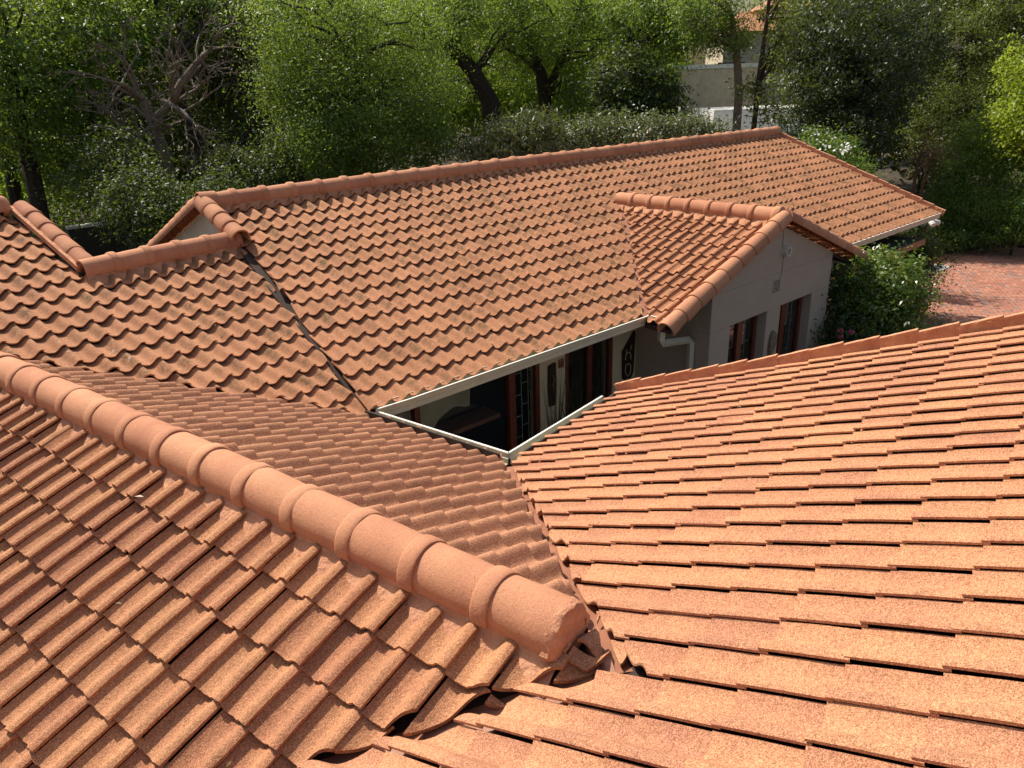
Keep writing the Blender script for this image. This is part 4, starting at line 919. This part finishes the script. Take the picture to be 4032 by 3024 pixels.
# leaf litter
def litter(name, label, pts, n, size, seed, mat='l_dry'):
    rg = np.random.default_rng(seed); a = rg.integers(0, len(pts), n); P = np.array([pts[i][0] for i in a]) + np.stack([rg.normal(0, 1, n) * [pts[i][1] for i in a], rg.normal(0, 1, n) * [pts[i][1] for i in a], np.abs(rg.normal(0, .01, n)) + .03], 1)
    o = leaves(name, P, np.tile([0, 0, 1.], (n, 1)), size, 2, M[mat], None, seed, .92); tag(o, label, 'leaves', kind='stuff')
litter('fallen_leaves', 'dry leaves blown against the kerb and the shrub', [(atground(3660, 1020), .3), (atground(3720, 1010), .35), (atground(3850, 990), .4), (atground(4000, 975), .5), (atground(3640, 1240), .22), (atground(3700, 1275), .2), (atground(3800, 1120), 2.0)], 900, .075, 95)

# ------------------------------------------------------------ distant houses and walls
def bxw(mb, c, ux, w, d, z0, z1):
    ux = np.array([*ux, 0.]); uy = np.array([-ux[1], ux[0], 0]); c = np.array([c[0], c[1], 0.])
    p = [c + ux * a * w / 2 + uy * b * d / 2 for a, b in ((-1,-1),(1,-1),(1,1),(-1,1))]
    vs = [q_ + [0, 0, z] for z in (z0, z1) for q_ in p]; mb.add(vs, [(0,3,2,1),(4,5,6,7),(0,1,5,4),(1,2,6,5),(2,3,7,6),(3,0,4,7)])
c1 = at(2800, 330, 42); ux = np.array([.78, -.62]); ux /= np.linalg.norm(ux)
hs = empty('house', (c1[0], c1[1], 0), 'flat roofed white house beyond the trees', 'house')
mb = MB(); bxw(mb, c1 - np.array([0, -1.5, 0]), ux, 5.5, 5, 0, 5.2 + .55); mb.build('wall', M['whitewall'], hs)
mb = MB(); bxw(mb, c1 - np.array([0, -1.5, 0]), ux, 5.7, 5.2, 5.76, 5.95); mb.build('roof', M['white'], hs)
c2 = at(3010, 420, 37); mb = MB(); bxw(mb, c2, ux, 5.5, 3.0, 0, 4.1); mb.build('wall', M['white'], hs)
mb = MB(); bxw(mb, c2 - np.array([.3, .8, 0]), ux, 8.5, 4.8, 2.75, 2.95); mb.build('carport_roof', M['white'], hs)
for k, (px, py) in enumerate(((2790, 262), (2880, 250))):
    mb = MB(); c = at(px, py, 41.2); mb.obox(c - np.array([.5, -.4, 0]), c + np.array([.5, -.4, 0]), [0, 1, 0], [0, 0, 1], .04, .06); mb.build('rail', M['lampdark'], hs)
t0 = at(3130, 90, 58); tw = empty('house', (t0[0], t0[1], 0), 'cream tower house with a red tiled hip roof on the skyline', 'house')
mb = MB(); bxw(mb, t0, ux, 4.2, 4.2, 0, t0[2] + .5); mb.build('wall', M['whitewall'], tw)
mb = MB(); bxw(mb, t0, ux, 4.7, 4.7, t0[2] + .5, t0[2] + .75); mb.build('cornice', M['whitewall'], tw)
u3 = np.array([*ux, 0.]); v3_ = np.array([-ux[1], ux[0], 0]); zt_ = t0[2] + .76
mb = MB(); cc = [t0 * [1, 1, 0] + u3 * a * 2.7 + v3_ * b * 2.7 + [0, 0, zt_] for a, b in ((-1,-1),(1,-1),(1,1),(-1,1))]; mb.add(cc + [t0 * [1, 1, 0] + [0, 0, zt_ + 1.5]], [(0,1,4),(1,2,4),(2,3,4),(3,0,4),(3,2,1,0)]); mb.build('roof', M['ridge'], tw)
mb = MB(); a = at(2920, 150, 56); bxw(mb, a, ux, 3.5, 3.5, 0, a[2] + .3); mb.build('wall', M['whitewall'], tw)
mb = MB(); cc = [a * [1, 1, 0] + u3 * p * 2.2 + v3_ * q_ * 2.2 + [0, 0, a[2] + .3] for p, q_ in ((-1,-1),(1,-1),(1,1),(-1,1))]; mb.add(cc + [a * [1, 1, 0] + [0, 0, a[2] + 1.6]], [(0,1,4),(1,2,4),(2,3,4),(3,0,4),(3,2,1,0)]); mb.build('roof', M['ridge'], tw)
def fence(label, p0, p1, h, mat, t=.12):
    d = (p1 - p0); d[2] = 0; L0 = np.linalg.norm(d); d /= L0; n_ = np.array([-d[1], d[0], 0]); w = empty('garden_wall', (p0[0], p0[1], 0), label, 'wall')
    mb = MB(); q0 = p0 * [1, 1, 0] + [0, 0, h / 2]; mb.obox(q0, q0 + d * L0, n_, [0, 0, 1], t, h / 2); mb.build('wall_face', M[mat], w)
    mb = MB(); q0 = p0 * [1, 1, 0] + [0, 0, h + .04]; mb.obox(q0, q0 + d * L0, n_, [0, 0, 1], t + .04, .04); mb.build('coping', M['white'], w)
fence('low white wall seen between the trunks behind the ridge', at(1640, 520, 30), at(2420, 430, 33), 2.0, 'whitewall')
fence('pale boundary wall below the dark evergreen tree', at(2900, 520, 26), at(3350, 560, 25), 2.3, 'whitewall')
fence('dark slatted fence at the far left behind the roofs', at(250, 850, 27), at(800, 800, 28), 1.7, 'felt')

# ------------------------------------------------------------ small things on the walls
def thing1(name, label, cat, mb, mat, group=None, smooth=False): o = mb.build(name, M[mat], None, smooth=smooth); return tag(o, label, cat, group)
# shield
y = WA - .02
sh = empty('shield', W([42.9, y, -19.7]), 'dark wooden shield with pale animal carving on the cream wall', 'wall shield')
mb = MB(); mb.prism([W([x, y - .12, z]) for x, z in ((41.95, -18.9), (43.3, -17.55), (43.45, -17.65), (43.3, -20.9), (42.95, -21.35), (42.6, -21.2), (42.3, -21.3), (42.05, -21.1))], [0, .1 * S, 0]); mb.build('board', M['darkwood'], sh)
mb = MB()
mb.tube([W([42.55 + .32 * math.cos(a), y - .17, -19.5 + .42 * math.sin(a)]) for a in np.linspace(-.5, 3.4, 12)], .035 * S, 5)
mb.tube([W([42.6 + .30 * math.cos(a), y - .17, -20.5 + .5 * math.sin(a)]) for a in np.linspace(-2.2, 2.2, 12)], .03 * S, 5)
mb.tube([W([42.45 + .2 * math.cos(a), y - .17, -20.4 + .45 * math.sin(a)]) for a in np.linspace(2.0, 4.6, 10)], .03 * S, 5)
mb.tube([W([42.35, y - .17, -19.1]), W([42.3, y - .17, -18.8])], .03 * S, 5); mb.tube([W([42.8, y - .17, -19.0]), W([42.9, y - .17, -18.6])], .03 * S, 5); mb.build('carving', M['blind'], sh)
mk = empty('mask', W([34.4, y, -19.3]), 'narrow carved wooden mask on the cream wall left of the sliding door', 'mask')
mb = MB(); mb.prism([W([x, y - .16, z]) for x, z in ((34.1, -17.9), (34.75, -17.8), (34.8, -19.6), (34.7, -20.9), (34.15, -20.9), (34.05, -19.5))], [0, .14 * S, 0]); mb.build('board', M['darkwood'], mk)
mb = MB(); mb.tube([W([34.42, y - .2, -18.6]), W([34.5, y - .22, -19.0]), W([34.36, y - .22, -19.3]), W([34.5, y - .2, -19.7])], .05 * S, 5); mb.build('carving', M['fascia'], mk)
mb = MB(); mb.box(*[v for p in zip(W([35.15, y - .12, -18.35]), W([35.6, y - .01, -17.75])) for v in p]); pq = empty('plaque', W([35.4, y, -18]), 'small square terracotta plaque left of the sliding door', 'plaque'); mb.build('plate', M['fascia'], pq)
mb = MB(); mb.tube([W([35.37 + .13 * math.cos(a), y - .15, -18.05 + .17 * math.sin(a)]) for a in np.linspace(0, 5.5, 12)], .02 * S, 5); mb.build('relief', M['darkwood'], pq)
# stone relief on the gable wall
mb = MB(); n = 18; rg = np.random.default_rng(4); vs = []
for rr, yy in ((1, 0), (.98, -.18), (.8, -.26), (.4, -.24)):
    for k in range(n): q_ = 2 * math.pi * k / n; w_ = 1 + .1 * math.sin(3 * q_ + 1); vs.append([52.35 + rr * .50 * w_ * math.cos(q_) + .12 * math.sin(q_), WY + yy, -19.35 + rr * 1.0 * w_ * math.sin(q_)])
mb.add(W(vs), [(i*n+k, i*n+(k+1) % n, (i+1)*n+(k+1) % n, (i+1)*n+k) for i in range(3) for k in range(n)] + [tuple(3*n+k for k in range(n))])
thing1('stone_relief', 'oval carved stone relief between the two gable windows', 'relief', mb, 'stone', smooth=True)
# bowl on the sill
bp = W([24.3, WA + 1.2, -20.3]); mb = MB(); n = 20; vs = []
for rr, zz in ((.05, .004), (.075, .01), (.10, .05), (.105, .075), (.095, .075), (.09, .05), (.05, .015)):
    for k in range(n): q_ = 2 * math.pi * k / n; vs.append(bp + [rr * math.cos(q_), rr * math.sin(q_), zz])
mb.add(vs, [(i*n+k, i*n+(k+1) % n, (i+1)*n+(k+1) % n, (i+1)*n+k) for i in range(6) for k in range(n)] + [tuple(range(n)), tuple(6*n+k for k in range(n))[::-1]])
thing1('bowl', 'steel bowl standing on the sill behind the courtyard window', 'bowl', mb, 'bowl', smooth=True)
# reeds in the courtyard
for k, (x, yy) in enumerate(((33.6, 32.8), (35.7, 32.6))):
    rg = np.random.default_rng(k + 7); b0 = W([x, yy, -26.9]); pt = empty('potted_reed', b0, ('tall thin grass in a pot below the mask', 'tall thin grass in a pot beside the sliding door')[k], 'potted plant')
    mb = MB(); vs = []; n = 16
    for rr, zz in ((.11, 0), (.15, .25), (.16, .3), (.14, .3), (.13, .22)):
        for j in range(n): q_ = 2 * math.pi * j / n; vs.append(b0 + [rr * math.cos(q_), rr * math.sin(q_), zz])
    mb.add(vs, [(i*n+j, i*n+(j+1) % n, (i+1)*n+(j+1) % n, (i+1)*n+j) for i in range(4) for j in range(n)] + [tuple(4*n+j for j in range(n))]); mb.build('pot', M['felt'], pt, smooth=True)
    mb = MB()
    for j in range(34):
        h = rg.uniform(.8, 1.75); dx, dy = rg.normal(0, .16, 2); mb.tube([b0 + [dx * .2, dy * .2, .25], b0 + [dx * .6, dy * .6, .25 + h * .5], b0 + [dx * 1.3, dy * 1.3, .25 + h]], [.006, .005, .001], 4, cap=False)
    mb.build('blades', M['l_olive'], pt)
# lamps under the right eave
q0 = at(3632, 885, 20.6); lp = empty('wall_lamp', q0, 'dark bell shaped lamp hanging below the far right eave', 'lamp')
mb = MB(); n = 16; vs = []
for rr, zz in ((.02, .16), (.07, .13), (.12, .02), (.13, -.08), (.10, -.22), (.05, -.34), (.01, -.40)):
    for j in range(n): a = 2 * math.pi * j / n; vs.append(q0 + [rr * math.cos(a), rr * math.sin(a), zz])
mb.add(vs, [(i*n+j, i*n+(j+1) % n, (i+1)*n+(j+1) % n, (i+1)*n+j) for i in range(6) for j in range(n)]); mb.build('lamp_shade', M['lampdark'], lp, smooth=True)
mb = MB(); mb.tube([q0 + [0, 0, .15], q0 + [0, .1, .3], q0 + [0, .3, .38]], .015, 6); mb.build('bracket', M['lampdark'], lp)
q1 = at(3672, 872, 20.4); fl = empty('floodlight', q1, 'white twin floodlight under the corner of the far right eave', 'floodlight')
for k, (dx, dz) in enumerate(((-.10, .0), (.13, -.02))):
    c = q1 + np.array([dx, 0, dz]); d = np.array([.75 * (1 if k else -.5), -.55, -.35]); d /= np.linalg.norm(d); mb = MB()
    mb.tube([c - d * .08, c, c + d * .1, c + d * .12], [.03, .055, .065, .06], 14); mb.build('lamp_head', M['white'], fl, smooth=True)
mb = MB(); mb.tube([q1 + [-.1, 0, 0], q1 + [0, .05, .06], q1 + [.13, 0, 0]], .02, 8); mb.build('bracket', M['white'], fl)
# debris on the tiles
def bit(sl, X, Y, k):
    c = W([X, Y, sl.z(X, Y) + .04]); rg = np.random.default_rng(k); mb = MB(); d = rg.normal(size=3); d[2] = .05; d /= np.linalg.norm(d); l = rg.uniform(.015, .035)
    w = np.cross(d, [0, 0, 1]) * l * .4; mb.add([c - d * l, c + w + [0, 0, .006], c + d * l, c - w + [0, 0, .004]], [(0, 1, 2, 3)]); o = mb.build('dry_leaf', M['l_dry']); return tag(o, 'small dry leaf lying on the roof tiles', 'leaf', 'dry leaves lying on the roof tiles')
k = 0
for sl, pts in ((A, [(33.5, 36.5), (27, 31.5), (24.5, 33.8), (44, 45.5), (30, 34), (60, 46)]), (C, [n2w(20.5, 35.5), n2w(21.5, 39.3), n2w(23, 29.5), n2w(17, 33)]), (G, [n2w(15, 1.5), n2w(18, 6), n2w(25, 9)]), (L_, [n2w(6, 17), n2w(8.3, 20), n2w(5, 11), n2w(4, 12.5)]), (E_, [n2w(17, 20)])):
    for (x, yy) in pts: bit(sl, x, yy, k); k += 1
